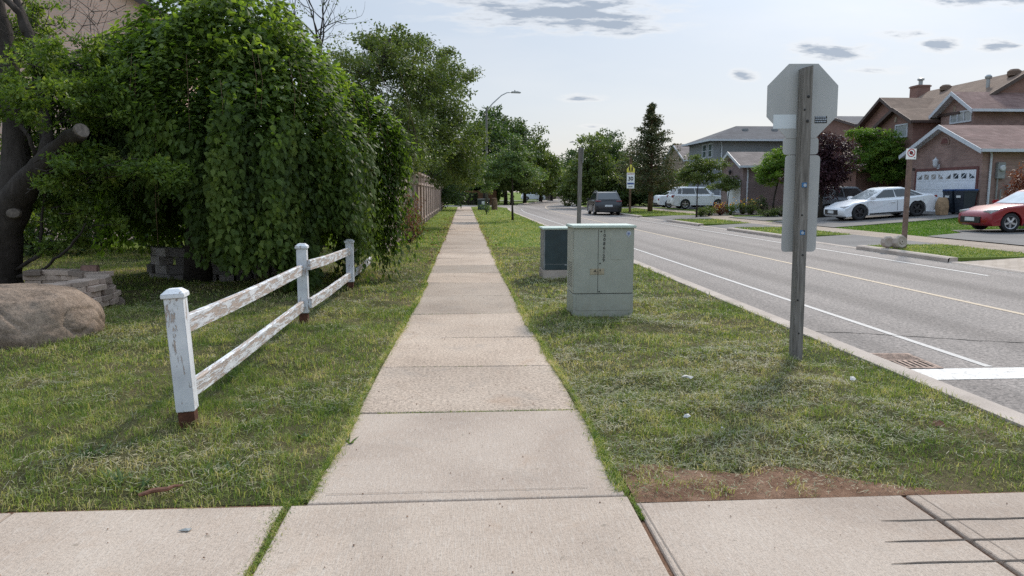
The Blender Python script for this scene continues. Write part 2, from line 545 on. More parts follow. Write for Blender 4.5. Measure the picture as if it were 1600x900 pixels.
    t.color(t.ramp(g, [(0.3, (.22, .165, .14)), (0.5, (.40, .31, .275)), (0.72, (.55, .44, .39))])).bump(g, .6, .01); M['board'] = t.m
    t = NT('fence_board_brown', 0.85, spec=.2)
    g = t.noise(7, 6, .7, stretch=(3, 3, .3))
    t.color(t.ramp(g, [(0.3, (.17, .085, .05)), (0.7, (.33, .18, .11))])); M['board_brown'] = t.m

    def peel(name, stretch, lo, hi):
        t = NT(name, 0.65, spec=.35)
        a = t.noise(11, 8, .72, stretch=stretch, dist=.5); g = t.noise(60, 5, .7, stretch=stretch)
        wood = t.ramp(g, [(.3, (.24, .19, .16)), (.5, (.40, .325, .28)), (.7, (.54, .45, .40))])
        paint = t.ramp(t.noise(4, 4), [(.3, (.50, .51, .54)), (.7, (.72, .73, .75))])
        f = t.step(a, lo, hi)
        t.color(t.mix(f, wood, paint)).bump(t.math('ADD', f, t.math('MULTIPLY', g, .4)), .7, .004)
        return t.m
    M['peel_post'] = peel('peeling_paint_post', (2.2, 2.2, .55), .40, .415)
    M['peel_rail'] = peel('peeling_paint_rail', (2.6, .35, 2.6), .47, .53)
    t = NT('rusty_steel', 0.85, .2, .3)
    t.color(t.ramp(t.noise(18, 6, .7), [(.3, (.045, .02, .014)), (.6, (.12, .05, .03)), (.8, (.20, .10, .06))])); M['rust'] = t.m

    def brick(name, c1, c2, mortar, scale=1.0):
        t = NT(name, 0.9, spec=.2)
        s = t.n.new('ShaderNodeSeparateXYZ'); t.l.new(t.co(), s.inputs[0])
        cb = t.n.new('ShaderNodeCombineXYZ')
        t.l.new(t.math('ADD', s.outputs[0], s.outputs[1]), cb.inputs[0]); t.l.new(s.outputs[2], cb.inputs[1])
        b = t.n.new('ShaderNodeTexBrick')
        t.l.new(cb.outputs[0], b.inputs['Vector'])
        b.inputs['Scale'].default_value = scale
        b.inputs['Brick Width'].default_value = .27; b.inputs['Row Height'].default_value = .088
        b.inputs['Mortar Size'].default_value = .008
        b.inputs['Color1'].default_value = (*c1, 1); b.inputs['Color2'].default_value = (*c2, 1); b.inputs['Mortar'].default_value = (*mortar, 1)
        v = t.ramp(t.noise(.8, 5), [(.3, (.78, .78, .78)), (.7, (1.15, 1.12, 1.1))])
        t.color(t.mix(1.0, b.outputs[0], v, 'MULTIPLY')).bump(b.outputs[1], -.5, .01)
        return t.m
    M['brick_brown'] = brick('brick_brown', (.32, .215, .19), (.245, .16, .142), (.25, .2, .185))
    M['brick_dark'] = brick('brick_dark', (.27, .155, .13), (.22, .125, .105), (.2, .145, .13))
    M['brick_mauve'] = brick('brick_mauve', (.25, .19, .19), (.20, .15, .15), (.24, .20, .20))
    M['brick_pink'] = brick('brick_pink', (.80, .54, .45), (.72, .47, .39), (.62, .50, .45))
    M['brick_tan'] = brick('brick_tan', (.34, .26, .20), (.29, .22, .17), (.30, .25, .2))

    def shingle(name, c1, c2):
        t = NT(name, 0.9, spec=.2)
        s = t.n.new('ShaderNodeSeparateXYZ'); t.l.new(t.co(), s.inputs[0])
        cb = t.n.new('ShaderNodeCombineXYZ')
        t.l.new(t.math('ADD', s.outputs[0], s.outputs[1]), cb.inputs[0]); t.l.new(s.outputs[2], cb.inputs[1])
        b = t.n.new('ShaderNodeTexBrick')
        t.l.new(cb.outputs[0], b.inputs['Vector']); b.inputs['Scale'].default_value = 1
        b.inputs['Brick Width'].default_value = .32; b.inputs['Row Height'].default_value = .075; b.inputs['Mortar Size'].default_value = .006
        b.inputs['Color1'].default_value = (*c1, 1); b.inputs['Color2'].default_value = (*c2, 1)
        b.inputs['Mortar'].default_value = (*[x * .45 for x in c2], 1)
        v = t.ramp(t.noise(1.2, 6, .7), [(.3, (.75, .75, .75)), (.7, (1.2, 1.2, 1.2))])
        t.color(t.mix(1.0, b.outputs[0], v, 'MULTIPLY')).bump(b.outputs[1], -.6, .02)
        return t.m
    M['sh_red'] = shingle('shingles_red', (.25, .165, .15), (.185, .115, .105))
    M['sh_brown'] = shingle('shingles_brown', (.22, .155, .12), (.165, .115, .09))
    M['sh_grey'] = shingle('shingles_grey', (.115, .115, .125), (.085, .085, .095))
    M['sh_tan'] = shingle('shingles_tan', (.24, .20, .185), (.18, .15, .14))
    t = NT('siding', 0.6)
    t.color(t.ramp(t.noise(2, 4), [(.3, (.17, .185, .20)), (.7, (.215, .23, .245))]))
    w = t.n.new('ShaderNodeTexWave'); w.bands_direction = 'Z'; w.wave_profile = 'SAW'; w.inputs['Scale'].default_value = 1.6
    t.l.new(t.co(), w.inputs[0]); t.bump(w.outputs[1], .5, .02); M['siding'] = t.m

    M['trim'] = simple('white_trim', (.52, .55, .60), .5, var=.07)
    M['trim_dark'] = simple('dark_trim', (.065, .04, .035), .6)
    M['soffit'] = simple('dark_red_trim', (.14, .05, .045), .6)
    M['gdoor'] = simple('garage_door_white', (.70, .74, .80), .5, var=.05)
    t = NT('window_glass', 0.06, spec=1.0)
    t.color(t.ramp(t.noise(1.3, 3), [(.35, (.03, .04, .05)), (.7, (.12, .15, .17))])); M['glass'] = t.m
    M['curtain_glass'] = simple('glass_over_blind', (.30, .33, .34), .15, spec=.8, var=.15)
    M['car_glass'] = simple('car_glass', (.03, .035, .04), .04, spec=1.0, var=.2)
    t = NT('windscreen_glass', 0.08, spec=1.0); t.color(t.ramp(t.noise(2.5, 3), [(.3, (.16, .19, .21)), (.7, (.36, .40, .43))])); M['wind_glass'] = t.m

    def paint(name, c, metallic=0.0, rough=.35):
        t = NT(name, rough, metallic); t.b.inputs['Coat Weight'].default_value = .5; t.b.inputs['Coat Roughness'].default_value = .06
        d = t.noise(3, 5, .7)
        t.color(t.mix(t.math('MULTIPLY', t.step(d, .45, .8), .25), c, tuple(x * .8 for x in c)))
        return t.m
    M['p_white'] = paint('paint_white', (.74, .76, .80)); M['p_red'] = paint('paint_red', (.24, .001, .008), .0, .4)
    M['p_dark'] = paint('paint_dark', (.007, .008, .012), .0, .4); M['p_grey'] = paint('paint_grey', (.13, .14, .16), .5)
    M['p_silver'] = paint('paint_silver', (.52, .54, .57), .4)
    M['rubber'] = simple('rubber', (.022, .022, .024), .85); M['black'] = simple('black_plastic', (.015, .015, .018), .5)
    M['alloy'] = simple('alloy', (.50, .50, .52), .3, .8); M['alloy_dark'] = simple('alloy_dark', (.05, .05, .055), .35, .6)
    M['lamp_clear'] = simple('lamp_clear', (.42, .45, .48), .1, spec=1.0); M['lamp_red'] = simple('lamp_red', (.25, .008, .01), .2, spec=.8)
    M['plate'] = simple('plate_white', (.62, .64, .66), .5); M['plate_blue'] = simple('plate_figures', (.06, .10, .30), .5)

    t = NT('sign_back', 0.5, .25, .5)
    a = t.noise(5, 5, .6, stretch=(1, 1, .5))
    t.color(t.ramp(a, [(.3, (.38, .38, .38)), (.7, (.47, .465, .46))])); M['sign_back'] = t.m
    M['sign_patch'] = simple('sign_patch', (.62, .66, .70), .3, var=.04)
    M['sign_white'] = simple('sign_white', (.88, .89, .88), .45, var=.05)
    M['sign_yellow'] = simple('sign_yellow', (.80, .70, .10), .45, var=.05)
    M['sign_red'] = simple('sign_red', (.42, .02, .03), .45); M['ink'] = simple('ink', (.015, .015, .015), .6)
    M['sticker_blue'] = simple('sticker_blue', (.07, .18, .36), .85, spec=.1); M['sticker_pale'] = simple('sticker_pale', (.40, .44, .50), .85, spec=.1)
    t = NT('cabinet_paint', 0.55, spec=.4)
    a = t.noise(3.5, 6, .65, dist=.6); g = t.noise(40, 3)
    c = t.ramp(a, [(.25, (.285, .295, .25)), (.55, (.335, .348, .298)), (.8, (.38, .39, .335))])
    z = t.n.new('ShaderNodeSeparateXYZ'); t.l.new(t.co(), z.inputs[0])
    c = t.mix(t.math('MULTIPLY', t.step(t.noise(7, 7, .8), .55, .8), .5), c, (.30, .28, .21))
    low = t.math('MULTIPLY', t.math('SUBTRACT', 1.0, t.step(z.outputs[2], .0, .34)), t.step(t.noise(14, 6, .8), .35, .6))
    run = t.math('MULTIPLY', t.step(t.noise(16, 4, .7, stretch=(1, 1, .12)), .58, .72), .28)
    c = t.mix(run, c, (.22, .22, .17))
    t.color(t.mix(t.math('MULTIPLY', low, .4), c, (.20, .17, .12))); M['cab'] = t.m
    M['cab_lid'] = simple('cabinet_lid', (.46, .53, .47), .55, var=.12, scale=8)
    M['cab_dark'] = simple('cabinet_dark_green', (.022, .040, .045), .5, var=.2)
    M['cab_grey'] = simple('cabinet_grey', (.24, .25, .25), .6, var=.15)
    M['tan_plate'] = simple('tan_plate', (.34, .29, .20), .6, var=.2, scale=20)
    t = NT('rock', 0.92, spec=.2)
    a = t.noise(2.4, 8, .7, dist=.8); b = t.math('ADD', t.math('MULTIPLY', t.noise(30, 5, .8), .5), t.math('MULTIPLY', t.noise(95, 3, .8), .5))
    c = t.ramp(a, [(.28, (.14, .105, .08)), (.5, (.265, .20, .155)), (.72, (.38, .29, .225))])
    t.color(t.mix(.85, c, t.ramp(b, [(.36, (.35, .35, .35)), (.64, (1.5, 1.47, 1.42))]), 'MULTIPLY')).bump(t.math('ADD', a, b), 1.0, .02); M['rock'] = t.m

    def stone(name, c):
        t = NT(name, .9, spec=.2)
        r = t.attr('tint'); b = t.noise(50, 5, .75)
        cc = t.ramp(r, [(0, tuple(x * .5 for x in c)), (.5, c), (1, tuple(min(1, x * 1.4) for x in c))])
        t.color(t.mix(.7, cc, t.ramp(b, [(.3, (.5, .5, .5)), (.7, (1.25, 1.25, 1.25))]), 'MULTIPLY')).bump(b, .8, .01)
        return t.m
    M['paver_tan'] = stone('paver_tan', (.42, .32, .26)); M['paver_grey'] = stone('paver_grey', (.27, .24, .225))
    M['red_brick'] = simple('red_brick', (.24, .14, .11), .9, var=.25, scale=30)
    t = NT('interlock', .9, spec=.2)
    b = t.n.new('ShaderNodeTexBrick'); t.l.new(t.co(geo=True), b.inputs['Vector']); b.inputs['Scale'].default_value = 1
    b.inputs['Brick Width'].default_value = .3; b.inputs['Row Height'].default_value = .2; b.inputs['Mortar Size'].default_value = .012
    b.inputs['Color1'].default_value = (.46, .385, .32, 1); b.inputs['Color2'].default_value = (.37, .31, .26, 1); b.inputs['Mortar'].default_value = (.22, .17, .12, 1)
    t.color(b.outputs[0]); M['interlock'] = t.m
    M['concrete_pole'] = simple('concrete_pole', (.10, .095, .085), .85, var=.1, scale=20); M['galv'] = simple('galvanised', (.36, .37, .38), .45, .6)
    M['bin'] = simple('bin_plastic', (.018, .026, .04), .5); M['bin_lid'] = simple('bin_lid_blue', (.02, .07, .22), .5)
    M['paper_bag'] = simple('paper_bag', (.33, .22, .13), .8, var=.25)
    M['grate'] = simple('cast_iron', (.34, .24, .19), .8, .2, var=.4, scale=20, bump=.4); M['void'] = simple('dark_pit', (.008, .008, .008), .9)
    M['paper'] = simple('litter_paper', (.52, .49, .45), .7, var=.15, scale=40); M['plastic'] = simple('litter_plastic', (.30, .31, .30), .3, var=.2)
    M['stick'] = simple('stick_wood', (.20, .09, .055), .8, var=.35, scale=40); M['hedge_stone'] = simple('retaining_stone', (.30, .24, .19), .9, var=.3, scale=5, bump=.6)


make_materials()


# ================================================================== GROUND
def sstep(x, a, b):
    t = np.clip((np.asarray(x, float) - a) / (b - a), 0, 1)
    return t * t * (3 - 2 * t)


def xoff(Y):
    Y = np.asarray(Y, float)
    return np.where(Y < 55, 0, np.where(Y < 100, 0.2 / 90 * (Y - 55) ** 2, 4.5 + .2 * (Y - 100)))


def walk_half(Y):
    Y = np.asarray(Y, float)
    return .74 - .10 * sstep(Y, 4, 12)


def near_edge(Y):
    """road side of the near lawn (rounds the corner into the side street)"""
    Y = np.asarray(Y, float)
    t = np.clip((Y - 69.5) / 6.0, 0, 1)
    return 3.60 - 2.9 * (1 - np.sqrt(1 - t * t)) + xoff(np.minimum(Y, 70))


def fz(x, Y):
    """height of the lots across the road"""
    x = np.asarray(x, float); Y = np.asarray(Y, float)
    k = .012 + .055 * sstep(Y, 26.5, 29.5) * (1 - sstep(Y, 35.5, 37.5)) + .012 * sstep(Y, 37, 45)
    r = np.clip(x - 15.2, 0, 8)
    return np.clip((x - 11.3) / 2.3, 0, 1) * .02 + .02 * sstep(x, 13.6, 15.2) + k * r


def lawn_z(x, Y):
    """near lawns, gently uneven"""
    x = np.asarray(x, float); Y = np.asarray(Y, float)
    d = np.minimum(np.abs(x - .02) - walk_half(Y), 1.2)
    d = np.minimum(d, np.maximum(Y - 3.46, 0))
    d = np.where(x > 0, np.minimum(d, near_edge(Y) - x), d)
    f = np.clip(d / .45, 0, 1)
    return -.018 + f * (.02 + .07 * (vnoise(x * .8, Y * .8, 3) - .45) + .06 * (vnoise(x * 2.6, Y * 2.6, 5) - .5) + .045 * (vnoise(x * 9, Y * 9, 7) - .5))


def grid(name, xs_fn, ys, nx, zf, mat, kind='structure', thick=.3):
    """a sheet whose left and right edges follow xs_fn(Y)->(x0,x1)"""
    V = []; 
    for y in ys:
        a, b = xs_fn(y)
        for i in range(nx + 1):
            V.append((float(a + (b - a) * i / nx), float(y)))
    V = np.array(V)
    Z = zf(V[:, 0], V[:, 1])
    Z = np.broadcast_to(Z, (len(V),))
    V3 = np.column_stack([V, Z])
    n = nx + 1
    Fc = [(j * n + i, j * n + i + 1, (j + 1) * n + i + 1, (j + 1) * n + i) for j in range(len(ys) - 1) for i in range(nx)]
    # skirts, so the sheet has an edge with depth
    if thick:
        ring = [i for i in range(n)] + [(j + 1) * n - 1 for j in range(1, len(ys))] + [(len(ys) - 1) * n + i for i in range(n - 2, -1, -1)] + [j * n for j in range(len(ys) - 2, 0, -1)]
        m = len(V3)
        low = V3[ring].copy(); low[:, 2] -= thick
        V3 = np.vstack([V3, low]); k = len(ring)
        Fc += [(ring[(i + 1) % k], ring[i], m + i, m + (i + 1) % k) for i in range(k)]
    o = np_mesh(name, V3, np.array(Fc), mat, smooth=not thick)
    return tag(o, kind=kind)


def yr(a, b, s): return list(np.linspace(a, b, max(2, int(round((b - a) / s)) + 1)))


g = MB().add([(-3000, -400, -.32), (3000, -400, -.32), (3000, 5000, -.32), (-3000, 5000, -.32)], [(0, 1, 2, 3)]).build('ground', M['lawn'])
tag(g, kind='structure')
# near lawns
grid('lawn', lambda y: (-34, -.10 - walk_half(y) + .12), yr(3.5, 20, .25), 130, lawn_z, M['soil'])
grid('lawn', lambda y: (-34, -.10 - walk_half(y) + .12), yr(20.0, 75, 1), 60, lambda x, y: lawn_z(x, y), M['lawn'])
grid('boulevard_grass', lambda y: (.02 + walk_half(y), near_edge(y)), yr(3.42, 20, .2), 26, lawn_z, M['soil'])
grid('boulevard_grass', lambda y: (.02 + walk_half(y), near_edge(y)), yr(20, 75.5, 1), 8, lawn_z, M['lawn'])


def concrete_slab(mb, x0, x1, y0, y1, tilt=0.004, x0b=None, x1b=None):
    dz = random.uniform(-tilt, tilt); g = .006
    x0b = x0 if x0b is None else x0b; x1b = x1 if x1b is None else x1b
    b = .010
    def ring(ins, z):
        return [(x0 + g + ins, y0 + g + ins, z + dz), (x1 - g - ins, y0 + g + ins, z - dz), (x1b - g - ins, y1 - g - ins, z - dz), (x0b + g + ins, y1 - g - ins, z + dz)]
    vs = ring(0, -.1) + ring(0, -b) + ring(b * .35, -b * .3) + ring(b, 0)
    fs = [(12, 13, 14, 15)]
    for k in range(3):
        for i in range(4):
            fs.append((k * 4 + i, k * 4 + (i + 1) % 4, k * 4 + 4 + (i + 1) % 4, k * 4 + 4 + i))
    mb.add(vs, fs)


# the walk away from us : slab joints as seen
joints = [3.46, 4.93, 6.26, 7.54, 9.05, 10.65, 12.2]
while joints[-1] < 74: joints.append(joints[-1] + random.uniform(1.47, 1.56))
mb = MB()
for a, b in zip(joints[1:-1], joints[2:]):
    ca, cb = .02 + .003 * a, .02 + .003 * b
    ca = cb = .02
    concrete_slab(mb, ca - walk_half(a) - .03, ca + walk_half(a) + .03, a, b, .006, cb - walk_half(b) - .03, cb + walk_half(b) + .03)
def slab_tints(o):
    n = len(o.data.vertices) // 16
    at = o.data.attributes.new('tint', 'FLOAT', 'POINT')
    at.data.foreach_set('value', np.repeat(rng.uniform(0, 1, n), 16).astype(np.float32))
    return tag(o, kind='structure')


slab_tints(mb.build('sidewalk', M['concrete']))
mb = MB()
concrete_slab(mb, -.78, .80, 3.46, 4.93, .003)
# cross walk in the foreground, plus shallow tooled lines
for a, b in ((-9.2, -7.7), (-7.7, -6.2), (-6.2, -4.2), (-4.2, -2.14), (-2.14, -.875), (-.855, .806), (.818, 2.17), (2.186, 3.65)):
    y1 = 3.46 if a < .8 else 3.385
    ya = 1.3
    concrete_slab(mb, a, b, 1.2, y1, .002)
    concrete_slab(mb, a, b, -.4, 1.2, .002)
slab_tints(mb.build('foreground_sidewalk', M['concrete_broomed']))
mb = MB().box(-9.2, 3.66, -1.0, 3.50, -.3, -.018)
mb.box(-.79, .81, 3.5, 75, -.3, -.02)
tag(mb.build('walk_bedding', M['earth']), kind='structure')
# grooves tooled across the corner ramp
for i, (xa, y) in enumerate(((1.90, 3.095), (1.80, 2.90), (1.72, 2.715))):
    pass

# road
grid('road', lambda y: (3.4 + float(xoff(y)), 11.5 + float(xoff(y))), yr(-12, 56, 4) + yr(58, 260, 4), 6, lambda x, y: np.full(np.shape(x), -.12), M['asphalt'], thick=0)
grid('side_street', lambda y: (-60, 3.4 + float(xoff(y))), yr(69, 92, 1.5), 4, lambda x, y: np.full(np.shape(x), -.12), M['asphalt'], thick=0)


def line(name, x0, x1, y0, y1, mat, z=-.116, step=2.0):
    return grid(name, lambda y: (x0 + float(xoff(y)), x1 + float(xoff(y))), yr(y0, y1, step), 1, lambda x, y: np.full(np.shape(x), z), mat, thick=0)


line('edge_line', 4.84, 4.92, 6.42, 69.5, M['white_line'])
line('centre_line', 7.38, 7.48, -2, 110, M['yellow_line'])
line('far_edge_line', 10.12, 10.22, 13.6, 160, M['white_line'])
line('far_gutter_line', 11.02, 11.06, 1, 120, M['white_line'])
line('stop_bar', 4.02, 7.2, 5.98, 6.37, M['white_bar'], step=.2)
# hairline cracks sealed with tar
def crack(pts, w, z=-.1155, name='road_crack'):
    mb = MB(); P = []
    for (a, b) in zip(pts[:-1], pts[1:]):
        n = 9
        for i in range(n):
            t = i / n
            P.append(Vector((a[0] + (b[0] - a[0]) * t + random.gauss(0, .012), a[1] + (b[1] - a[1]) * t + random.gauss(0, .012), z)))
    P.append(Vector((*pts[-1], z)))
    L, Rr = [], []
    for i, p in enumerate(P):
        d = (P[min(i + 1, len(P) - 1)] - P[max(i - 1, 0)]).normalized(); nrm = Vector((-d.y, d.x, 0))
        ww = w * random.uniform(.4, 1.2)
        L.append(p + nrm * ww); Rr.append(p - nrm * ww)
    n = len(P)
    mb.add(L + Rr, [(i, i + 1, n + i + 1, n + i) for i in range(n - 1)])
    return tag(mb.build(name, M['void']), kind='structure')


crack([(3.86, 8.3), (4.5, 8.1), (5.6, 7.6), (6.3, 7.35), (6.5, 6.8), (6.7, 5.9)], .011)
crack([(3.87, 8.6), (3.93, 7.9), (3.9, 7.1), (4.0, 6.95)], .014)
crack([(3.86, 11.2), (3.88, 9.6), (3.87, 8.6)], .010)
M['hair'] = simple('hairline_crack', (.16, .13, .11), .95)
crack([(4.2, 5.1), (5.3, 4.9), (6.8, 5.3)], .007)
crack([(3.86, 6.0), (3.9, 5.2), (3.87, 4.2), (3.88, 3.2)], .022)


# kerbs
def kerb(name, edge, y0, y1, w=.235, h=.0, step=1.0, side=1):
    ys = yr(y0, y1, step); V = []; Fc = []
    prof = [(0, -.35), (0, h), (w * .82, h), (w, h - .03), (w + .02, -.35)]
    for y in ys:
        e0 = float(edge(y))
        for (u, z) in prof:
            V.append((e0 + side * u, y, z))
    n = len(prof)
    for j in range(len(ys) - 1):
        for i in range(n - 1):
            Fc.append((j * n + i, j * n + i + 1, (j + 1) * n + i + 1, (j + 1) * n + i))
    b = (len(ys) - 1) * n
    Fc += [(0, 1, 2, 4), (2, 3, 4, 4)[:3] + (2,), (b, b + 1, b + 2, b + 4), (b + 2, b + 3, b + 4, b + 2)]
    Fc = [f for f in Fc if len(set(f)) == 4]
    V = np.array(V)
    V[:n, 2] = np.where(V[:n, 2] > -.1, V[:n, 2], V[:n, 2])
    o = np_mesh(name, V, np.array(Fc), M['kerb'])
    return tag(o, kind='structure')


kerb('kerb', near_edge, -3, 75.3, step=.6)
kerb('kerb', lambda y: 3.64 + float(xoff(y)), 92, 200, step=4)
FAR_K = lambda y: 11.34 + float(xoff(y))
DROPS = [(9.0, 16.2), (20.2, 25.0), (30.6, 34.4), (40.0, 46.5), (66, 71)]
prev = -4
for (a, b) in DROPS + [(180, 180)]:
    kerb('kerb', FAR_K, prev, a, step=1.5, side=-1, h=.005)
    if b > a: kerb('kerb', FAR_K, a, b, step=1.5, side=-1, h=-.085)
    prev = b


def walk0(y): return 13.6 + 1.8 * float(sstep(y, 38, 48)) + float(xoff(y))


# boulevard across the road : strips of grass and driveway aprons
prev = -4
bo = lambda x, y: fz(x, y) - .0
for i, (a, b) in enumerate(DROPS + [(180, 180)]):
    grid('boulevard_grass', lambda y: (FAR_K(y), walk0(y)), yr(prev, a, 1.5), 4, bo, M['lawn'])
    if b > a:
        m = M['interlock'] if i == 0 else M['drive']
        grid('driveway_apron', lambda y: (FAR_K(y), walk0(y)), yr(a, b, 1), 4,
             lambda x, y: -.09 + np.clip((x - 11.34) / 2.2, 0, 1) * .115 - .002, m)
    prev = b
grid('far_sidewalk', lambda y: (walk0(y), walk0(y) + 1.5), yr(-4, 180, 2), 2, lambda x, y: fz(x, y) + .004, M['concrete'])
# lots
grid('front_lawn', lambda y: (walk0(y) + 1.5, 70), yr(-4, 180, 1), 60, lambda x, y: fz(x, y), M['lawn'])


def pad(name, poly, mat, dz=.006, step=.8):
    """a paved polygon laid over the lots, clipped from a fine grid"""
    bm = bmesh.new()
    vs = [bm.verts.new((x, y, 0)) for x, y in poly]
    bm.faces.new(vs)
    xs = [p[0] for p in poly]; ys = [p[1] for p in poly]
    y = math.floor(min(ys)) + step
    while y < max(ys):
        bmesh.ops.bisect_plane(bm, geom=bm.verts[:] + bm.edges[:] + bm.faces[:], plane_co=(0, y, 0), plane_no=(0, 1, 0)); y += step
    x = math.floor(min(xs)) + step
    while x < max(xs):
        bmesh.ops.bisect_plane(bm, geom=bm.verts[:] + bm.edges[:] + bm.faces[:], plane_co=(x, 0, 0), plane_no=(1, 0, 0)); x += step
    for v in bm.verts: v.co.z = float(fz(v.co.x, v.co.y)) + dz
    bmesh.ops.recalc_face_normals(bm, faces=bm.faces)
    me = bpy.data.meshes.new(name); bm.to_mesh(me); bm.free()
    for p in me.polygons:
        pass
    return tag(link(name, me, mat), kind='structure')


pad('driveway', [(15.1, 9), (15.1, 16), (30, 16.5), (30, 9)], M['interlock'], .03)
pad('driveway', [(15.1, 17.6), (15.1, 23.2), (17.3, 24.6), (18.0, 26.2), (26, 26.2), (26, 17.6)], M['drive'], .03)
pad('driveway', [(15.1, 29.3), (15.1, 35.6), (22.5, 36.2), (22.5, 30.6), (20, 29.6)], M['drive'], .03)
pad('driveway', [(15.1, 36.4), (15.1, 41.6), (21.2, 43), (21.2, 37.6)], M['drive'], .03)
pad('driveway', [(16.9, 44.0), (16.9, 48.0), (19.0, 53.5), (26, 53.5), (24, 46)], M['concrete'], .03)
pad('driveway', [(18.0, 58), (18.0, 72), (30, 72), (30, 58)], M['drive'], .03)

# ------------------------------------------------------------------ grass : blades
def blades(name, X, Y, Z, L, W, lean, tint, mat, flat=0.0):
    n = len(X)
    az = rng.uniform(0, 2 * np.pi, n)
    fx, fy = np.cos(az), np.sin(az)           # blade width direction
    la = rng.uniform(0, 2 * np.pi, n)
    ln = lean * rng.uniform(.25, 1.3, n)
    dx, dy = np.cos(la) * ln, np.sin(la) * ln
    up = np.sqrt(np.clip(1 - np.minimum(ln, .97) ** 2, .04, 1))
    hw = W * .5
    P = np.column_stack([X, Y, Z])
    D1 = np.column_stack([dx * .45, dy * .45, up]) * (L * .55)[:, None]
    D2 = np.column_stack([dx * 1.15, dy * 1.15, up * .82]) * L[:, None]
    Wv = np.column_stack([fx, fy, np.zeros(n)])
    V = np.empty((n, 5, 3))
    V[:, 0] = P - Wv * hw[:, None]; V[:, 1] = P + Wv * hw[:, None]
    V[:, 2] = P + D1 - Wv * (hw * .8)[:, None]; V[:, 3] = P + D1 + Wv * (hw * .8)[:, None]
    V[:, 4] = P + D2
    b = (np.arange(n) * 5)[:, None]
    Fc = np.concatenate([b + np.array([[0, 1, 3]]), b + np.array([[0, 3, 2]]), b + np.array([[2, 3, 4]])])
    o = np_mesh(name, V.reshape(-1, 3), Fc, mat, attrs={'tint': np.repeat(tint, 5)})
    return tag(o, kind='stuff')


def scatter(x0, x1, y0, y1, dens):
    n = int((x1 - x0) * (y1 - y0) * dens)
    return rng.uniform(x0, x1, n), rng.uniform(y0, y1, n)


def in_dirt(x, y):
    c = (x > .84) & (x < 2.35 + .3 * vnoise(y * 5, y * 0, 3)) & (y < 3.40 + (.30 + .12 * (vnoise(x * 3, y * 0 + 1, 9) - .5)) * (1 - sstep(x, 1.5, 2.5)) * (.6 + .8 * vnoise(x * 6, x * 0, 19)) + .02 + .05 * (vnoise(x * 12, y * 12, 71) - .5))
    return c & (x < 2.75)


def clear_spots(x, y):
    k = np.ones(len(x), bool)
    for (cx, cy, r) in ((-1.75, 4.64, .05),):
        k &= (x - cx) ** 2 + (y - cy) ** 2 > r * r
    k &= ~((x > 1.26) & (x < 2.04) & (y > 8.64) & (y < 9.2))
    k &= ~((x > 1.33) & (x < 2.0) & (y > 12.5) & (y < 13.1))
    return k


def grass_zone(side, y0, y1, dens, L0, W0, name, mat='blade', xmax=9):
    if side < 0:
        x, y = scatter(-xmax, -.55, y0, y1, dens)
        e = .0 + walk_half(y) - .02 + .05 * (vnoise(x * 0 + 4, y * 2.2, 21) - .6) + .03 * (vnoise(x * 0 + 4, y * 9, 22) - .5)
        k = (x < -e) & (y > 3.46 + .05 * (vnoise(x * 5, x * 0, 5) - .3))
    else:
        x, y = scatter(.5, 4.3, y0, y1, dens)
        e = .04 + walk_half(y) - .02 + .05 * (vnoise(x * 0 + 8, y * 2.2, 31) - .6) + .03 * (vnoise(x * 0 + 4, y * 9, 32) - .5)
        k = (x > e) & (x < near_edge(y) + .02 + .04 * (vnoise(y * 6, y * 0, 6) - .5)) & (y > 3.40) & (y < 74)
        k &= ~in_dirt(x, y) | (vnoise(x * 7, y * 7, 12) > .72) | (rng.uniform(0, 1, len(x)) < .04)
    k &= clear_spots(x, y)
    x, y = x[k], y[k]
    patch = vnoise(x * 1.5, y * 1.5, 40) * .6 + vnoise(x * 4, y * 4, 41) * .4
    thin = rng.uniform(0, 1, len(x)) < .55 + .6 * patch
    x, y, patch = x[thin], y[thin], patch[thin]
    n = len(x)
    L = L0 * rng.uniform(.4, 1.4, n) * (.45 + 1.15 * patch) * (.75 + .5 * vnoise(x * 11, y * 11, 43))
    W = W0 * rng.uniform(.6, 1.3, n)
    tint = np.clip(rng.normal(.46, .22, n) + (.16 if side > 0 else .05) * (1 - sstep(x, 2.2, 3.4) if side > 0 else 1) - .35 * (patch - .5), 0, 1)
    blades(name, x, y, lawn_z(x, y) - .004, L, W, .85, tint, M[mat])


for side in (-1, 1):
    grass_zone(side, 3.40, 6.2, 5200, .055, .0042, 'grass', xmax=5.6)
    grass_zone(side, 6.2, 10, 2600, .060, .0062, 'grass', xmax=8)
    grass_zone(side, 10, 20, 800, .065, .011, 'grass', xmax=10)
    grass_zone(side, 20, 46, 170, .075, .024, 'grass', xmax=3 if side < 0 else 9)
    grass_zone(side, 46, 75, 50, .08, .045, 'grass', xmax=2.4)


def fringe(side, y0, y1, per_m, L0, W0, reach):
    n = int((y1 - y0) * per_m)
    y = rng.uniform(y0, y1, n)
    lim = reach * np.clip(vnoise(y * 1.1, y * 0 + side * 5, 91) * 1.5 - .25, .05, 1) + .02 * vnoise(y * 7, y * 0, 92)
    off = lim * (rng.uniform(0, 1, n) ** .8) - .03
    x = .02 + side * (walk_half(y) + .03 - off)
    blades('edge_grass', x, y, np.full(n, -.006), L0 * rng.uniform(.4, 1.3, n), W0 * rng.uniform(.6, 1.3, n), 1.0, np.clip(rng.normal(.6, .22, n), 0, 1), M['blade'])


for side in (-1, 1):
    fringe(side, 3.5, 7, 1700, .05, .0042, .075)
    fringe(side, 7, 14, 800, .055, .008, .07)
    fringe(side, 14, 36, 220, .06, .018, .06)


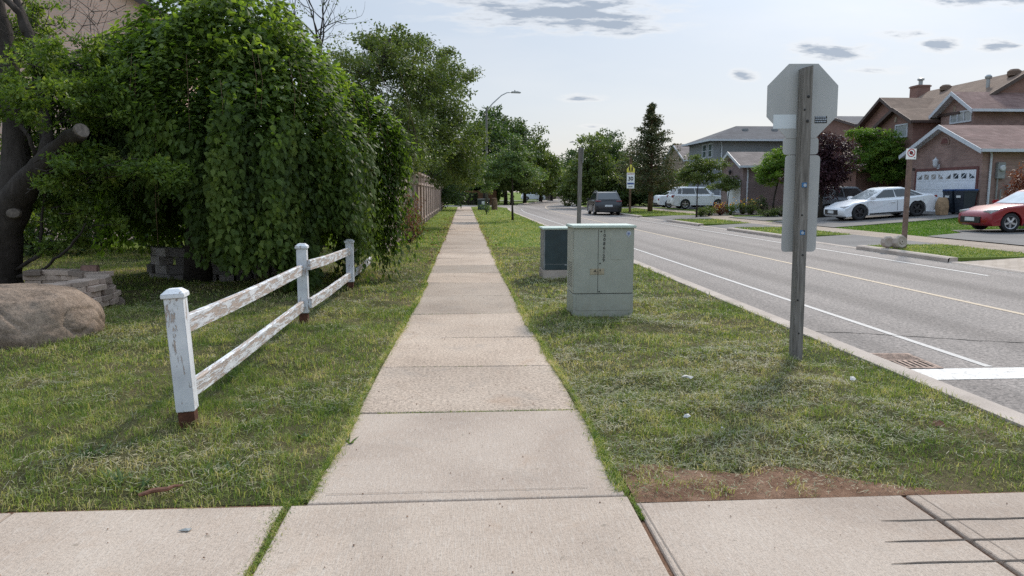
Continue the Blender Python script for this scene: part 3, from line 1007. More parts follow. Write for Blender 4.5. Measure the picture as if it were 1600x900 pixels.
def clippings(x, y, name, Lm=.042):
    n = len(x)
    az = rng.uniform(0, 2 * np.pi, n); L = Lm * rng.uniform(.3, 1.3, n); w = rng.uniform(.0007, .0015, n) * (1 + y * .10)
    D = np.column_stack([np.cos(az), np.sin(az), rng.normal(0, .28, n)]); Wd = np.column_stack([-np.sin(az), np.cos(az), rng.normal(0, .3, n)])
    P = np.column_stack([x, y, lawn_z(x, y) + rng.uniform(.018, .042, n)])
    V = np.empty((n, 4, 3)); V[:, 0] = P - D * (L / 2)[:, None] - Wd * w[:, None]; V[:, 1] = P - D * (L / 2)[:, None] + Wd * w[:, None]
    V[:, 2] = P + D * (L / 2)[:, None] + Wd * w[:, None]; V[:, 3] = P + D * (L / 2)[:, None] - Wd * w[:, None]
    Fc = (np.arange(n) * 4)[:, None] + np.array([[0, 1, 2, 3]])
    tag(np_mesh(name, V.reshape(-1, 3), Fc, M['clip'], attrs={'tint': np.repeat(rng.uniform(0, 1, n), 4)}), kind='stuff')


x, y = scatter(.80, 3.6, 3.70, 17, 2600)
k = (rng.uniform(0, 1, len(x)) < (.15 + 1.0 * (vnoise(x * 1.2 + y * .5, y * 3.2 - x * .8, 60) > .5)) * (1 - .75 * sstep(x, 2.2, 3.2)) * np.clip(1.3 - y * .06, .25, 1)) & clear_spots(x, y)
clippings(x[k], y[k], 'grass_clippings')
x, y = scatter(.84, 2.4, 3.40, 3.80, 1300)
clippings(x, y, 'straw_bits', .03)
x, y = scatter(-4.5, -.72, 3.6, 15, 1400)
k = (rng.uniform(0, 1, len(x)) < (.08 + .8 * (vnoise(x * 1.5, y * 1.5, 61) > .55)) * np.clip(1.3 - y * .06, .25, 1))
clippings(x[k], y[k], 'grass_clippings')

# grass growing in the joints of the walk
jx, jy, jl = [], [], []
n = 5200
t = rng.uniform(0, 1, n); yy = 1.6 + t * 1.95
jx.append(-.865 + .012 * np.sin(yy * 9) + rng.normal(0, .011 + .018 * t, n)); jy.append(yy)
for i, jn in enumerate(joints[1:9]):
    m = (1700, 420, 160, 420, 160, 90, 60, 40)[i]
    u = rng.uniform(-.72, .74, m); keep = vnoise(u * 4, u * 0 + i, 77) > (.25 if i == 0 else .45)
    jx.append(u[keep]); jy.append(jn + rng.normal(0, .009, keep.sum()))
n = 500
jx.append(np.full(n, .815) + rng.normal(0, .004, n)); jy.append(rng.uniform(3.2, 3.46, n))
X_ = np.concatenate(jx); Y_ = np.concatenate(jy)
blades('joint_grass', X_, Y_, np.full(len(X_), -.012), .024 * rng.uniform(.5, 1.3, len(X_)), .004 * rng.uniform(.6, 1.3, len(X_)), .9, np.clip(rng.normal(.42, .2, len(X_)), 0, 1), M['blade'])

n = 900
gx = rng.uniform(-3.2, 3.0, n); gy = 1.6 + 22 * rng.uniform(0, 1, n) ** 2
k = ((np.abs(gx) < .66) | (gy < 3.35)); gx, gy = gx[k], gy[k]; n = len(gx)
sz = rng.uniform(.0015, .0055, n) * (1 + gy * .05)
V = np.empty((n, 5, 3)); a_ = rng.uniform(0, 6.28, n)
for q in range(4):
    V[:, q, 0] = gx + np.cos(a_ + q * 1.57) * sz * rng.uniform(.6, 1.3, n); V[:, q, 1] = gy + np.sin(a_ + q * 1.57) * sz * rng.uniform(.6, 1.3, n); V[:, q, 2] = .004
V[:, 4, 0] = gx; V[:, 4, 1] = gy; V[:, 4, 2] = .004 + sz * .8
b_ = (np.arange(n) * 5)[:, None]
tag(np_mesh('grit', V.reshape(-1, 3), np.concatenate([b_ + np.array([[q, (q + 1) % 4, 4]]) for q in range(4)]), M['dead'], attrs={'tint': np.repeat(rng.uniform(0, 1, n), 5)}), kind='stuff')

# lawns across the road
def far_blades(poly, dens, L, W, mat='blade_lush'):
    xs = [p[0] for p in poly]; ys = [p[1] for p in poly]
    x, y = scatter(min(xs), max(xs), min(ys), max(ys), dens)
    ins = np.zeros(len(x), bool); j = len(poly) - 1
    for i in range(len(poly)):
        xi, yi = poly[i]; xj, yj = poly[j]
        if yi != yj:
            c = ((yi > y) != (yj > y)) & (x < (xj - xi) * (y - yi) / (yj - yi) + xi)
            ins ^= c
        j = i
    x, y = x[ins], y[ins]; n = len(x)
    blades('grass', x, y, fz(x, y) - .005, L * rng.uniform(.5, 1.4, n), W * rng.uniform(.6, 1.3, n), .8, np.clip(rng.normal(.4, .22, n), 0, 1), M[mat])


far_blades([(11.36, 16.3), (11.36, 20.1), (13.6, 20.1), (13.6, 16.3)], 700, .06, .013, 'blade')
far_blades([(11.36, 25.1), (11.36, 30.5), (13.6, 30.5), (13.6, 25.1)], 420, .07, .02, 'blade')
far_blades([(11.36, 34.5), (11.36, 39.9), (13.9, 39.9), (13.7, 34.5)], 250, .07, .028, 'blade')
far_blades([(15.15, 23.3), (15.15, 29.2), (20, 29.5), (22.4, 30.4), (22.4, 26.3), (18.0, 26.3), (17.2, 24.6)], 500, .08, .02)
far_blades([(11.4, 46.6), (11.4, 65.5), (15.3, 65.5), (15.3, 46.6)], 90, .08, .045, 'blade')


# dirt patch beside the corner
V = []
xs = np.linspace(.83, 2.55, 50); n = len(xs)
top = 3.40 + (.36 + .10 * (vnoise(xs * 3, xs * 0, 9) - .5)) * (1 - sstep(xs, 1.5, 2.5)) * (.6 + .8 * vnoise(xs * 6, xs * 0, 19)) + .04
rows = 9
for r_ in range(rows):
    for i in range(n):
        yv = 3.395 + (top[i] - 3.395) * r_ / (rows - 1)
        V.append((xs[i], yv, float(lawn_z(xs[i], yv)) + .006 + .014 * float(vnoise(xs[i] * 9, yv * 9, 4)) * (0.3 if r_ in (0, rows - 1) else 1)))
Fc = [(r_ * n + i, r_ * n + i + 1, (r_ + 1) * n + i + 1, (r_ + 1) * n + i) for r_ in range(rows - 1) for i in range(n - 1)]
tag(np_mesh('bare_earth', np.array(V), np.array(Fc), M['earth'], smooth=True), kind='structure')


# ================================================================== LEAVES AND TREES
def nrm(a): return a / np.maximum(np.linalg.norm(a, axis=1), 1e-9)[:, None]


def leaf_geo(P, N, T, L, W, tint, heart=False):
    """returns V,F,tint ; T = direction base->tip"""
    T = nrm(T); N = nrm(N - T * (N * T).sum(1)[:, None]); B = np.cross(T, N)
    n = len(P); L = L[:, None]; W = W[:, None]
    if heart:
        V = np.empty((n, 6, 3))
        V[:, 0] = P
        V[:, 1] = P + T * L * .18 + B * W * .5 - N * W * .14
        V[:, 2] = P + T * L * .55 + B * W * .38 - N * W * .12
        V[:, 3] = P + T * L - N * L * .12
        V[:, 4] = P + T * L * .55 - B * W * .38 - N * W * .12
        V[:, 5] = P + T * L * .18 - B * W * .5 - N * W * .14
        b = (np.arange(n) * 6)[:, None]
        F_ = np.concatenate([b + np.array([q]) for q in ([0, 1, 2], [0, 2, 3], [0, 3, 4], [0, 4, 5])])
        return V.reshape(-1, 3), F_, np.repeat(tint, 6)
    V = np.empty((n, 4, 3))
    V[:, 0] = P; V[:, 1] = P + T * L * .5 + B * W * .5 - N * W * .12; V[:, 2] = P + T * L; V[:, 3] = P + T * L * .5 - B * W * .5 - N * W * .12
    b = (np.arange(n) * 4)[:, None]
    F_ = np.concatenate([b + np.array([[0, 1, 2]]), b + np.array([[0, 2, 3]])])
    return V.reshape(-1, 3), F_, np.repeat(tint, 4)


def rand_dir(n):
    return nrm(rng.normal(size=(n, 3)))


def clump_leaves(C, S, per, L, W=None, flat=.6, droop=.3, jit=.35, out=None):
    """leaves round clump centres C (k,3) with sizes S (k,)"""
    k = len(C); idx = np.repeat(np.arange(k), per); n = len(idx)
    d = rand_dir(n) * (rng.uniform(0, 1, n) ** .45)[:, None]
    d[:, 2] *= flat
    P = C[idx] + d * S[idx][:, None]
    ctint = rng.normal(.5, .16, k)[idx]
    tint = np.clip(ctint + rng.normal(0, .17, n), 0, 1)
    up = np.zeros((n, 3)); up[:, 2] = 1
    N = up * .7 + rand_dir(n) * .75 + d * .5
    T = rand_dir(n) + d * .7; T[:, 2] -= droop
    Ls = L * rng.uniform(.6, 1.35, n)
    return leaf_geo(P, N, T, Ls, (W or L * .55) * rng.uniform(.7, 1.3, n), tint)


def crown_points(blobs, k, shell=.5, lump=.25, seed=0):
    vol = np.array([b[3] * b[4] * b[5] for b in blobs]) ** .8
    pick = rng.choice(len(blobs), k, p=vol / vol.sum())
    B = np.array(blobs)[pick]
    d = rand_dir(k)
    r = rng.uniform(0, 1, k) ** shell * (1 + lump * (rng.uniform(-1, 1, k)))
    return B[:, :3] + d * B[:, 3:6] * r[:, None]


def tree_mesh(root, trunk_pts, trunk_r, C, S, per, L, leafmat, barkmat='bark', limbs=7, W=None, flat=.6, droop=.3, twigs=True, sides=8, crown_name='crown', trunk_name='trunk'):
    """trunk_pts in world coordinates; root at the base"""
    o0 = Vector(root.location)
    mb = MB()
    tp = [Vector(p) - o0 for p in trunk_pts]
    rr = [trunk_r * (1 - .75 * i / max(1, len(tp) - 1)) for i in range(len(tp))]
    rr[0] *= 1.25
    mb.tube(tp, rr, sides)
    Cl = C - np.array(o0)
    anchors = [(tp[i].lerp(tp[i + 1], t), rr[i] * .55) for i in range(len(tp) // 2 if len(tp) > 3 else 1, len(tp) - 1) for t in (0, .5)] + [(tp[-1], rr[-1])]
    ends = [Vector(Cl[i]) for i in rng.choice(len(Cl), min(limbs, len(Cl)), replace=False)]
    nodes = []
    for e_ in ends:
        a, ra = min(anchors, key=lambda q: (q[0] - e_).length + max(0, q[0].z - e_.z) * 3)
        ra = min(ra, trunk_r * .45)
        mid1 = a.lerp(e_, .35) + Vector((0, 0, .08 * (e_ - a).length)) + Vector(rng.normal(0, .03, 3)) * (e_ - a).length
        mid2 = a.lerp(e_, .7) + Vector(rng.normal(0, .05, 3)) * (e_ - a).length
        mb.tube([a, mid1, mid2, e_], [ra, ra * .7, ra * .42, ra * .16], 6)
        nodes += [(mid1, ra * .5), (mid2, ra * .35), (e_, ra * .16)]
    if twigs:
        for c in Cl[:260]:
            c = Vector(c)
            a, ra = min(nodes, key=lambda q: (q[0] - c).length)
            if (a - c).length > .05:
                r_ = min(ra, trunk_r * .12)
                mb.tube([a, a.lerp(c, .5) + Vector(rng.normal(0, .06, 3)) * (a - c).length, c], [r_, r_ * .7, r_ * .3], 4, False)
    mb.build(trunk_name, M[barkmat], root, smooth=True)
    V, F_, t = clump_leaves(Cl, S, per, L, W, flat, droop)
    np_mesh(crown_name, V, F_, M[leafmat], root, {'tint': t})


def broadleaf(name, label, cat, base, trunk_r, trunk_h, blobs, k, per, L, leafmat, clump=.45, group=None, bark='bark', shell=.5, lump=.25, limbs=8, lean=(0, 0), flat=.6, droop=.3, W=None):
    root = thing(name, label, cat, base, 0, group)
    b = Vector(base)
    C = crown_points(blobs, k, shell, lump)
    C = C[C[:, 2] > b.z + .12]
    S = clump * rng.uniform(.6, 1.35, len(C))
    ctr = np.mean(C, 0)
    pts = [b - Vector((0, 0, .05)), b + Vector((lean[0] * .3 + rng.normal(0, .02), lean[1] * .3, trunk_h * .5)), b + Vector((lean[0], lean[1], trunk_h)),
           Vector((b.x + lean[0], b.y + lean[1], trunk_h + b.z)).lerp(Vector(ctr), .55), Vector((ctr[0], ctr[1], C[:, 2].max() * .9 + ctr[2] * .1))]
    if pts[3].z < pts[2].z: pts = pts[:3]
    elif pts[4].z < pts[3].z: pts = pts[:4]
    tree_mesh(root, pts, trunk_r, C, S, per, L, leafmat, bark, limbs, W, flat, droop)
    return root


def bush(name, label, base, rx, ry, h, k, per, L, leafmat, group=None, clump=.22, cat='shrub', crown='foliage'):
    blobs = [(base[0], base[1], base[2] + h * .5, rx, ry, h * .5)]
    C = crown_points(blobs, k, .4, .18)
    C = C[C[:, 2] > base[2] + .03]
    root = thing(name, label, cat, base, 0, group)
    o0 = Vector(base)
    Cl = C - np.array(base)
    mb = MB()
    for c in Cl[:24]:
        c = Vector(c); mb.tube([Vector((0, 0, -.03)), c * .5 + Vector((0, 0, .05)), c], [.018, .012, .005], 5, False)
    mb.build('stems', M['bark'], root)['kind'] = 'stuff'
    S = clump * rng.uniform(.6, 1.3, len(Cl))
    V, F_, t = clump_leaves(Cl, S, per, L, None, .8, .1)
    np_mesh(crown, V, F_, M[leafmat], root, {'tint': t})
    return root


def atD(px, py, D):
    b = 450 - py
    f = F_PX * math.cos(PITCH) + b * math.sin(PITCH)
    r = ray(px, py); t = D / f
    return Vector((r[0] * t, r[1] * t, 1.5 + r[2] * t))


def blob(px, py, D, r, rz=None, ry=None):
    p = atD(px, py, D)
    return (p.x, p.y, p.z, r, ry or r, rz or r)


# grooves tooled across the corner ramp
mb = MB()
for (xa, y) in ((1.90, 3.095), (1.80, 2.90), (1.72, 2.715)):
    P = []
    nseg = 14
    for i in range(nseg + 1):
        xx = xa + (3.4 - xa) * i / nseg
        P.append((xx, y - .012 * (xx - xa) + random.gauss(0, .0015)))
    w = [.0015] + [.006] * (nseg - 1) + [.006]
    vs = [(a, b - w_, .0035) for (a, b), w_ in zip(P, w)] + [(a, b + w_, .0035) for (a, b), w_ in zip(P, w)]
    mb.add(vs, [(i, i + 1, nseg + 2 + i, nseg + 1 + i) for i in range(nseg)])
o = mb.build('ramp_grooves', simple('groove_dirt', (.07, .055, .045), .95, var=.3, scale=30))
tag(o, kind='structure')
mb = MB()   # tooled edges beside the main joints
for (x, ya, yb) in ((.862, 2.2, 3.37), (2.27, 2.2, 3.37)):
    mb.add([(x - .0018, ya, .0034), (x + .0018, ya, .0034), (x + .0018 - .02, yb, .0034), (x - .0018 - .02, yb, .0034)], [(0, 1, 2, 3)])
mb.add([(-.7, 3.56, .0055), (.62, 3.56, .0055), (.62, 3.564, .0055), (-.7, 3.564, .0055)], [(0, 1, 2, 3)])
tag(mb.build('tooled_lines', simple('tooled_line', (.19, .155, .13), .95)), kind='structure')

# ------------------------------------------------------------------ the tree smothered in vine, left of the walk
VC = Vector((-3.75, 12.7, 0))
vt = thing('weeping_tree', 'broad weeping tree draped in dark green vine leaves behind the white rail fence', 'tree', VC)
mb = MB()
mb.tube([(-.75, 0, -.05), (-.7, .0, .9), (-.45, .1, 1.8), (-.1, 0, 3.0), (.1, .1, 3.7)], [.26, .2, .17, .12, .05], 9)
for a, L_, z0, z1 in ((.3, 1.5, 1.8, 2.7), (1.6, 1.4, 2.2, 3.0), (3.0, 1.4, 1.8, 3.0), (4.4, 1.2, 2.0, 3.0), (5.4, 1.3, 2.4, 3.0)):
    mb.tube([(-.4, .05, z0), (-.3 + L_ * .4 * math.cos(a), L_ * .4 * math.sin(a), z0 + (z1 - z0) * .7), (L_ * math.cos(a), L_ * math.sin(a), z1)], [.09, .06, .02], 6)
mb.build('trunk', M['bark'], vt, smooth=True)
DOME = np.array([[0, 4.58], [.3, 4.32], [.5, 3.82], [.68, 3.32], [.82, 2.9], [.95, 2.45], [1.0, 2.15]])


def vine_R(th):
    c, s_ = np.cos(th), np.sin(th)
    right, left = 2.62, 2.45
    front, back = 1.85, 2.3
    a = np.where(c > 0, right, left); b = np.where(s_ > 0, back, front)
    r = 1 / np.sqrt((c / a) ** 2 + (s_ / b) ** 2)
    return r * (1 + .10 * (vnoise(th * 2.2 + 10, th * 0, 1) - .5) * 2 + .05 * np.sin(th * 9) + .16 * (vnoise(th * 8 + 3, th * 0 + 2, 6) - .6))


TB = []


def vine_layers(ns, rmin, rmax, seed, step=.055, drop=0.0):
    P, N, T = [], [], []
    global TB
    nb = max(1, ns // 13)
    bth = rng.uniform(0, 2 * np.pi, nb); bR = rng.uniform(rmin, rmax, nb); bH = rng.uniform(-.22, .26, nb); bZ = rng.normal(0, .35, nb); bT = rng.normal(0, .14, nb)
    for i in range(ns):
        b_ = i % nb
        th = bth[b_] + rng.normal(0, .045)
        Re = float(vine_R(th)) * bR[b_] * rng.uniform(.965, 1.035)
        u0 = math.sqrt(rng.uniform(0, 1)) * .97
        hs = bH[b_] + rng.normal(0, .05) - drop
        cx, sy_ = math.cos(th), math.sin(th)
        lift = .50 * max(0, -cx) * 1.0        # the crown stays high on the left
        pts = []
        u = u0
        while u < 1:
            z = float(np.interp(u, DOME[:, 0], DOME[:, 1])) + hs + lift * u * u * 2.0 + .18 * math.sin(th * 5 + u * 7) + .1 * math.sin(th * 13)
            pts.append((Re * u * cx, Re * u * sy_, z)); u += step / Re
        ze = pts[-1][2] if pts else 2.4
        x_end = Re * cx
        wx = VC.x + x_end
        # where the curtain stops above the ground
        if wx < -5.1: zb = 1.35
        elif wx < -3.9: zb = .85 + max(0, .9 * math.sin((wx + 5.1) / 1.2 * math.pi)) * rng.uniform(.2, 1.4)
        elif wx < -2.7: zb = .45
        else: zb = .10
        if sy_ > .2: zb = .5
        zb += abs(rng.normal(0, .28)) if rng.uniform() < .8 else rng.uniform(0, 1.5)
        zb = max(.06, zb + abs(bZ[b_]) * 1.3 - .15)
        z = ze; ww = rng.uniform(0, 6)
        k0 = len(pts)
        sway = rng.normal(0, .05)
        while z > zb:
            q = (ze - z)
            pts.append(((Re + .10 * math.sin(q * 2 + ww) - .03 * q) * cx - sy_ * sway * q, (Re + .10 * math.sin(q * 2 + ww) - .03 * q) * sy_ + cx * sway * q, z)); z -= step
        pts = np.array(pts)
        if len(pts) < 3: continue
        m = len(pts)
        out = np.column_stack([np.full(m, cx), np.full(m, sy_), np.zeros(m)])
        vert = (np.arange(m) >= k0).astype(float)[:, None]
        up = np.array([[0, 0, 1.0]])
        P.append(pts + rng.normal(0, .045, (m, 3)))
        TB.append(np.full(m, bT[b_]))
        N.append(up * (1 - vert * .75) + out * (.35 + vert * .8) + rng.normal(0, .33, (m, 3)))
        T.append(out * (.8 - vert * .5) + up * (-.35 - vert * .75) + rng.normal(0, .38, (m, 3)))
    return np.vstack(P), np.vstack(N), np.vstack(T)


P, N, T = vine_layers(2300, .84, 1.07, 1)
P2, N2, T2 = vine_layers(520, .55, .9, 2, .075, .25)
P = np.vstack([P, P2]); N = np.vstack([N, N2]); T = np.vstack([T, T2]); TB = [np.concatenate(TB)]
keep = ~((P[:, 1] + VC.y < 11.72) & (P[:, 0] + VC.x > -2.2) & (P[:, 2] < .95))       # the fence stands clear of the curtain
P, N, T, TB = P[keep], N[keep], T[keep], [TB[0][keep]]
n = len(P)
tw = np.clip(.42 + .35 * (vnoise(P[:, 0] * 1.7 + P[:, 1] * .7 + 20, P[:, 2] * 1.7, 8) - .5) + rng.normal(0, .13, n) + np.concatenate(TB) + .22 * (P[:, 2] > 3.0) * rng.uniform(0, 1, n), 0, 1)  # upper leaves tinted paler: light on the crown put into their colour
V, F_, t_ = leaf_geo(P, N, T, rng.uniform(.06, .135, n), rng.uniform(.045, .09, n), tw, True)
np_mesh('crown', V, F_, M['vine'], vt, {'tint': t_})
# tufts standing above the outline and tendrils
C = []
for i in range(60):
    th = rng.uniform(0, 2 * np.pi); u = rng.uniform(.1, .95); Re = float(vine_R(th))
    C.append((Re * u * math.cos(th), Re * u * math.sin(th), float(np.interp(u, DOME[:, 0], DOME[:, 1])) + .50 * max(0, -math.cos(th)) * u * u * 2 + rng.uniform(.08, .38)))
C = np.array(C)
V, F_, t_ = clump_leaves(C, np.full(len(C), .2), 26, .11, .085, .9, .1)
np_mesh('shoots', V, F_, M['vine'], vt, {'tint': np.clip(t_ + .25, 0, 1)})
mb = MB()
for i in range(34):
    th = rng.uniform(3.3, 6.6); Re = float(vine_R(th)) * 1.04
    z0 = rng.uniform(2, 3.6); L_ = rng.uniform(.5, 1.6)
    c, s_ = math.cos(th), math.sin(th)
    mb.tube([(Re * .97 * c, Re * .97 * s_, z0), (Re * 1.02 * c + .03, Re * 1.02 * s_, z0 - L_ * .5), (Re * c, Re * s_, z0 - L_)], [.003, .003, .002], 4, False)
mb.build('tendrils', M['bark_brown'], vt)['kind'] = 'stuff'

from mathutils import noise as mn
# ------------------------------------------------------------------ old pruned tree at the far left
D0 = 10.2
p0 = atD(14, 448, D0 + .6); p0.z = 0
lt = thing('old_tree', 'dark barked old tree with a sawn off limb at the left edge of the photo', 'tree', p0)


def tubeD(mb, pts, o0):
    P_ = [atD(px, py, D) - o0 for px, py, D, r in pts]; R_ = [r for *_, r in pts]
    Q, S2 = [], []
    for i in range(len(P_) - 1):
        for k in range(5):
            Q.append(P_[i].lerp(P_[i + 1], k / 5)); S2.append(R_[i] + (R_[i + 1] - R_[i]) * k / 5)
    mb.tube(Q + [P_[-1]], S2 + [R_[-1]], 14)


mb = MB()
tubeD(mb, [(0, 470, 10.9, .34), (2, 420, 10.8, .27), (8, 360, 10.7, .235), (22, 315, 10.6, .225), (52, 272, 10.4, .165), (85, 238, 10.1, .12), (110, 216, 9.9, .105), (128, 204, 9.75, .10)], p0)
tubeD(mb, [(14, 330, 10.7, .2), (26, 270, 10.8, .19), (28, 200, 10.9, .17), (14, 120, 11, .15), (2, 40, 11, .13), (-20, -40, 11, .1)], p0)
tubeD(mb, [(70, 250, 10.3, .12), (76, 215, 10.4, .085), (66, 160, 10.5, .075), (58, 110, 10.6, .075), (44, 55, 10.7, .065), (26, 0, 10.8, .055), (14, -50, 10.9, .05)], p0)
tubeD(mb, [(42, 55, 10.7, .06), (30, 20, 10.7, .05), (0, -10, 10.7, .04)], p0)
tubeD(mb, [(-60, 430, 11.2, .2), (-50, 250, 11.3, .17), (-30, 100, 11.3, .13), (-10, -60, 11.3, .1)], p0)
tubeD(mb, [(56, 245, 10.3, .03), (42, 210, 10.2, .025), (16, 175, 10.2, .02), (-10, 160, 10.1, .012)], p0)
tubeD(mb, [(66, 225, 10.4, .022), (55, 180, 10.4, .018), (62, 120, 10.4, .014), (50, 60, 10.4, .008)], p0)
tubeD(mb, [(30, 432, 10.7, .03), (70, 420, 10.5, .022), (110, 385, 10.3, .018), (135, 350, 10.2, .01)], p0)
tubeD(mb, [(28, 420, 10.7, .03), (60, 400, 10.6, .028), (66, 350, 10.6, .022), (72, 290, 10.6, .02), (76, 240, 10.6, .012)], p0)
tubeD(mb, [(140, 220, 11.2, .10), (170, 205, 11.3, .09), (196, 188, 11.4, .07)], p0)
# fine bare twigs near the top
for i in range(75):
    x0_, y0_ = rng.uniform(0, 185), rng.uniform(0, 95); a = rng.uniform(-2.8, -.2); L_ = rng.uniform(25, 80); D = rng.uniform(10.2, 11.2)
    q = [(x0_ + L_ * t * math.cos(a) + rng.normal(0, 3), y0_ + L_ * t * math.sin(a) + rng.normal(0, 3), D, .0055 * (1 - .8 * t)) for t in (0, .33, .66, 1)]
    mb.tube([atD(a_, b_, c_) - p0 for a_, b_, c_, r in q], [r for *_, r in q], 4, False)
for i_, v_ in enumerate(mb.v):
    vv = Vector(v_); nn = mn.noise_vector(vv * 3.1) * .035 + mn.noise_vector(vv * 9) * .014
    mb.v[i_] = tuple(vv + nn)
mb.build('trunk', M['bark'], lt, smooth=True)
# sawn faces
a = atD(128, 204, 9.75) - p0; b_ = atD(110, 216, 9.9) - p0
d = (a - b_).normalized(); Mx = Matrix.Translation(a) @ d.to_track_quat('Z', 'Y').to_matrix().to_4x4()
MB().lathe([(0.02, .012), (.09, .010), (.102, -.02), (.098, -.04)], 16, Mx).build('sawn_face', M['cut_wood'], lt)
a = atD(21, 333, 10.42) - p0
MB().lathe([(.001, .02), (.08, .015), (.1, -.03)], 12, Matrix.Translation(a) @ Vector((.3, -1, .1)).to_track_quat('Z', 'Y').to_matrix().to_4x4() @ Matrix.Diagonal((1, .8, 1, 1))).build('knot', M['cut_wood'], lt)
bl = [blob(30, 160, 9.4, .3, .3), blob(90, 140, 9.4, .22, .25), blob(60, 200, 9.6, .2, .15), blob(100, 258, 9.4, .22, .12), blob(40, 300, 9.8, .12, .12), blob(80, 70, 9.6, .25, .2), blob(70, 290, 9.6, .2, .15), blob(150, 90, 10.6, .35, .25), blob(120, 125, 10.4, .55, .35), blob(170, 140, 10.3, .4, .3), blob(60, 90, 10.6, .4, .35), blob(20, 120, 10.3, .35), blob(140, 175, 10.4, .5, .3),
      blob(205, 130, 10.9, .18, .12), blob(110, 280, 10.4, .35, .35), blob(150, 330, 10.4, .38, .4), blob(105, 360, 10.7, .4, .4), blob(180, 260, 10.2, .5, .22), blob(230, 262, 10.0, .45, .18),
      blob(275, 280, 9.9, .35, .16), blob(140, 240, 10.2, .4, .25), blob(90, 320, 10.9, .4, .4), blob(40, 150, 11.4, .6, .6), blob(0, 60, 11.6, .7, .7), blob(60, 20, 11.8, .4, .4), blob(60, 230, 11.8, .6, .5), blob(20, 320, 12, .5, .6)]
C = crown_points(bl, 480, .6, .25)
V, F_, t_ = clump_leaves(C - np.array(p0), .15 * rng.uniform(.6, 1.3, len(C)), 62, .07, .035, .6, .2)
np_mesh('crown', V, F_, M['leaf_light'], lt, {'tint': np.clip(t_ - .05, 0, 1)})
mb = MB()
for c in C[:220]:
    c = Vector(c) - p0
    q = Vector((c.x * .72, c.y * .8, c.z - .12 * rng.uniform(0, 1)))
    mb.tube([q, q.lerp(c, .5) + Vector(rng.normal(0, .05, 3)), c], [.009, .006, .003], 4, False)
mb.build('twigs', M['bark'], lt)['kind'] = 'stuff'

# shrubs closing the garden behind
for i, (px, Y, h, rx) in enumerate(((-60, 15.5, 2.6, 1.6), (60, 18, 2.3, 1.7), (150, 20.5, 2.3, 1.8), (235, 19.5, 2.6, 1.6), (300, 17.5, 2.6, 1.3), (400, 18.0, 2.8, 1.5))):
    X = atY(px, 400, Y).x
    bush('garden_shrub', ['dark shrub at the far left behind the old tree', 'dark shrub behind the fork of the old tree', 'dark shrub at the back of the lawn beyond the paver pile', 'dark shrub left of the weeping tree at the back',
                          'tall dark shrub behind the left skirt of the weeping tree', 'tall dark shrub behind the trunk of the weeping tree'][i],
         (X, Y, 0), rx, 1.1, h, 130, 46, .11, 'leaf_dark', 'shrubs at the back of the garden', .34)

# ------------------------------------------------------------------ trees overhanging the board fence, left
broadleaf('garden_tree', 'wide mid green tree hanging over the fence just beyond the weeping tree', 'tree', (-4.1, 21.5, 0), .16, 2.2,
          [blob(560, 150, 21, 1.3, 1.5), blob(640, 120, 21.5, 1.0, 1.3), blob(620, 200, 20.5, 1.1, 1.2), blob(600, 90, 21.5, .9, .8), blob(680, 130, 22, .9, .8), blob(655, 72, 22.5, .5, .4), blob(540, 100, 22, .7, .6), blob(620, 250, 21, .8, .5), blob(700, 115, 23, .7, .5), blob(725, 112, 24, .45, .3)],
          430, 62, .10, 'leaf_mid', .32, 'trees along the left board fence', lump=.35, W=.042, droop=.6)
broadleaf('garden_tree', 'dense green tree reaching out over the walk, rightmost of the near left trees', 'tree', (-3.2, 31, 0), .17, 2.2,
          [blob(690, 190, 30, 1.5, 1.5), blob(715, 240, 31, 1.3, 1.2), blob(660, 225, 28, 1.2, 1.2), blob(735, 215, 33, .8, .9), blob(675, 140, 31, 1.1, 1.0), blob(722, 268, 32, 1.0, .5), blob(690, 275, 30, .7, .4), blob(640, 250, 26, .8, .6)],
          420, 66, .12, 'leaf_mid', .38, 'trees along the left board fence', lump=.3, droop=.4)
broadleaf('garden_tree', 'small dark leaning tree with ragged top behind the left board fence', 'tree', (-5.2, 26, 0), .13, 2.4,
          [blob(630, 70, 27, .6, .5), blob(650, 60, 27.5, .4, .35), blob(590, 70, 27, .9, .6), blob(690, 85, 29, .7, .4), blob(725, 125, 30, .45, .45)],
          90, 60, .13, 'leaf_mid', .28, 'trees along the left board fence', lump=.5)
broadleaf('garden_tree', 'dark tree shading the end of the left board fence over the walk', 'tree', (-3.0, 60, 0), .2, 2.5,
          [blob(715, 270, 60, 1.8, 2.2), blob(700, 300, 62, 1.4, 1.5), blob(725, 250, 64, 2.2, 1.6)], 170, 46, .22, 'leaf_dark', .6, 'trees along the left board fence')


# nearly bare tree
def bare_branch(mb, p, d, L, r, depth, tips):
    n = 4; pts = [p]; rr = [r]
    for i in range(n):
        d = (d + Vector(rng.normal(0, .13, 3)) + Vector((0, 0, .04))).normalized()
        p = p + d * (L / n); pts.append(p); rr.append(r * (1 - .5 * (i + 1) / n))
    mb.tube(pts, rr, 6 if depth < 2 else 4, False)
    tips.append(p)
    if depth >= 5: return
    for i in range(3 if depth < 3 else 2):
        q = pts[-1 - (i % 2)]
        nd = (d + Vector(rng.normal(0, .5, 3)) + Vector((0, 0, .12))).normalized()
        bare_branch(mb, q, nd, L * rng.uniform(.6, .8), r * .5, depth + 1, tips)


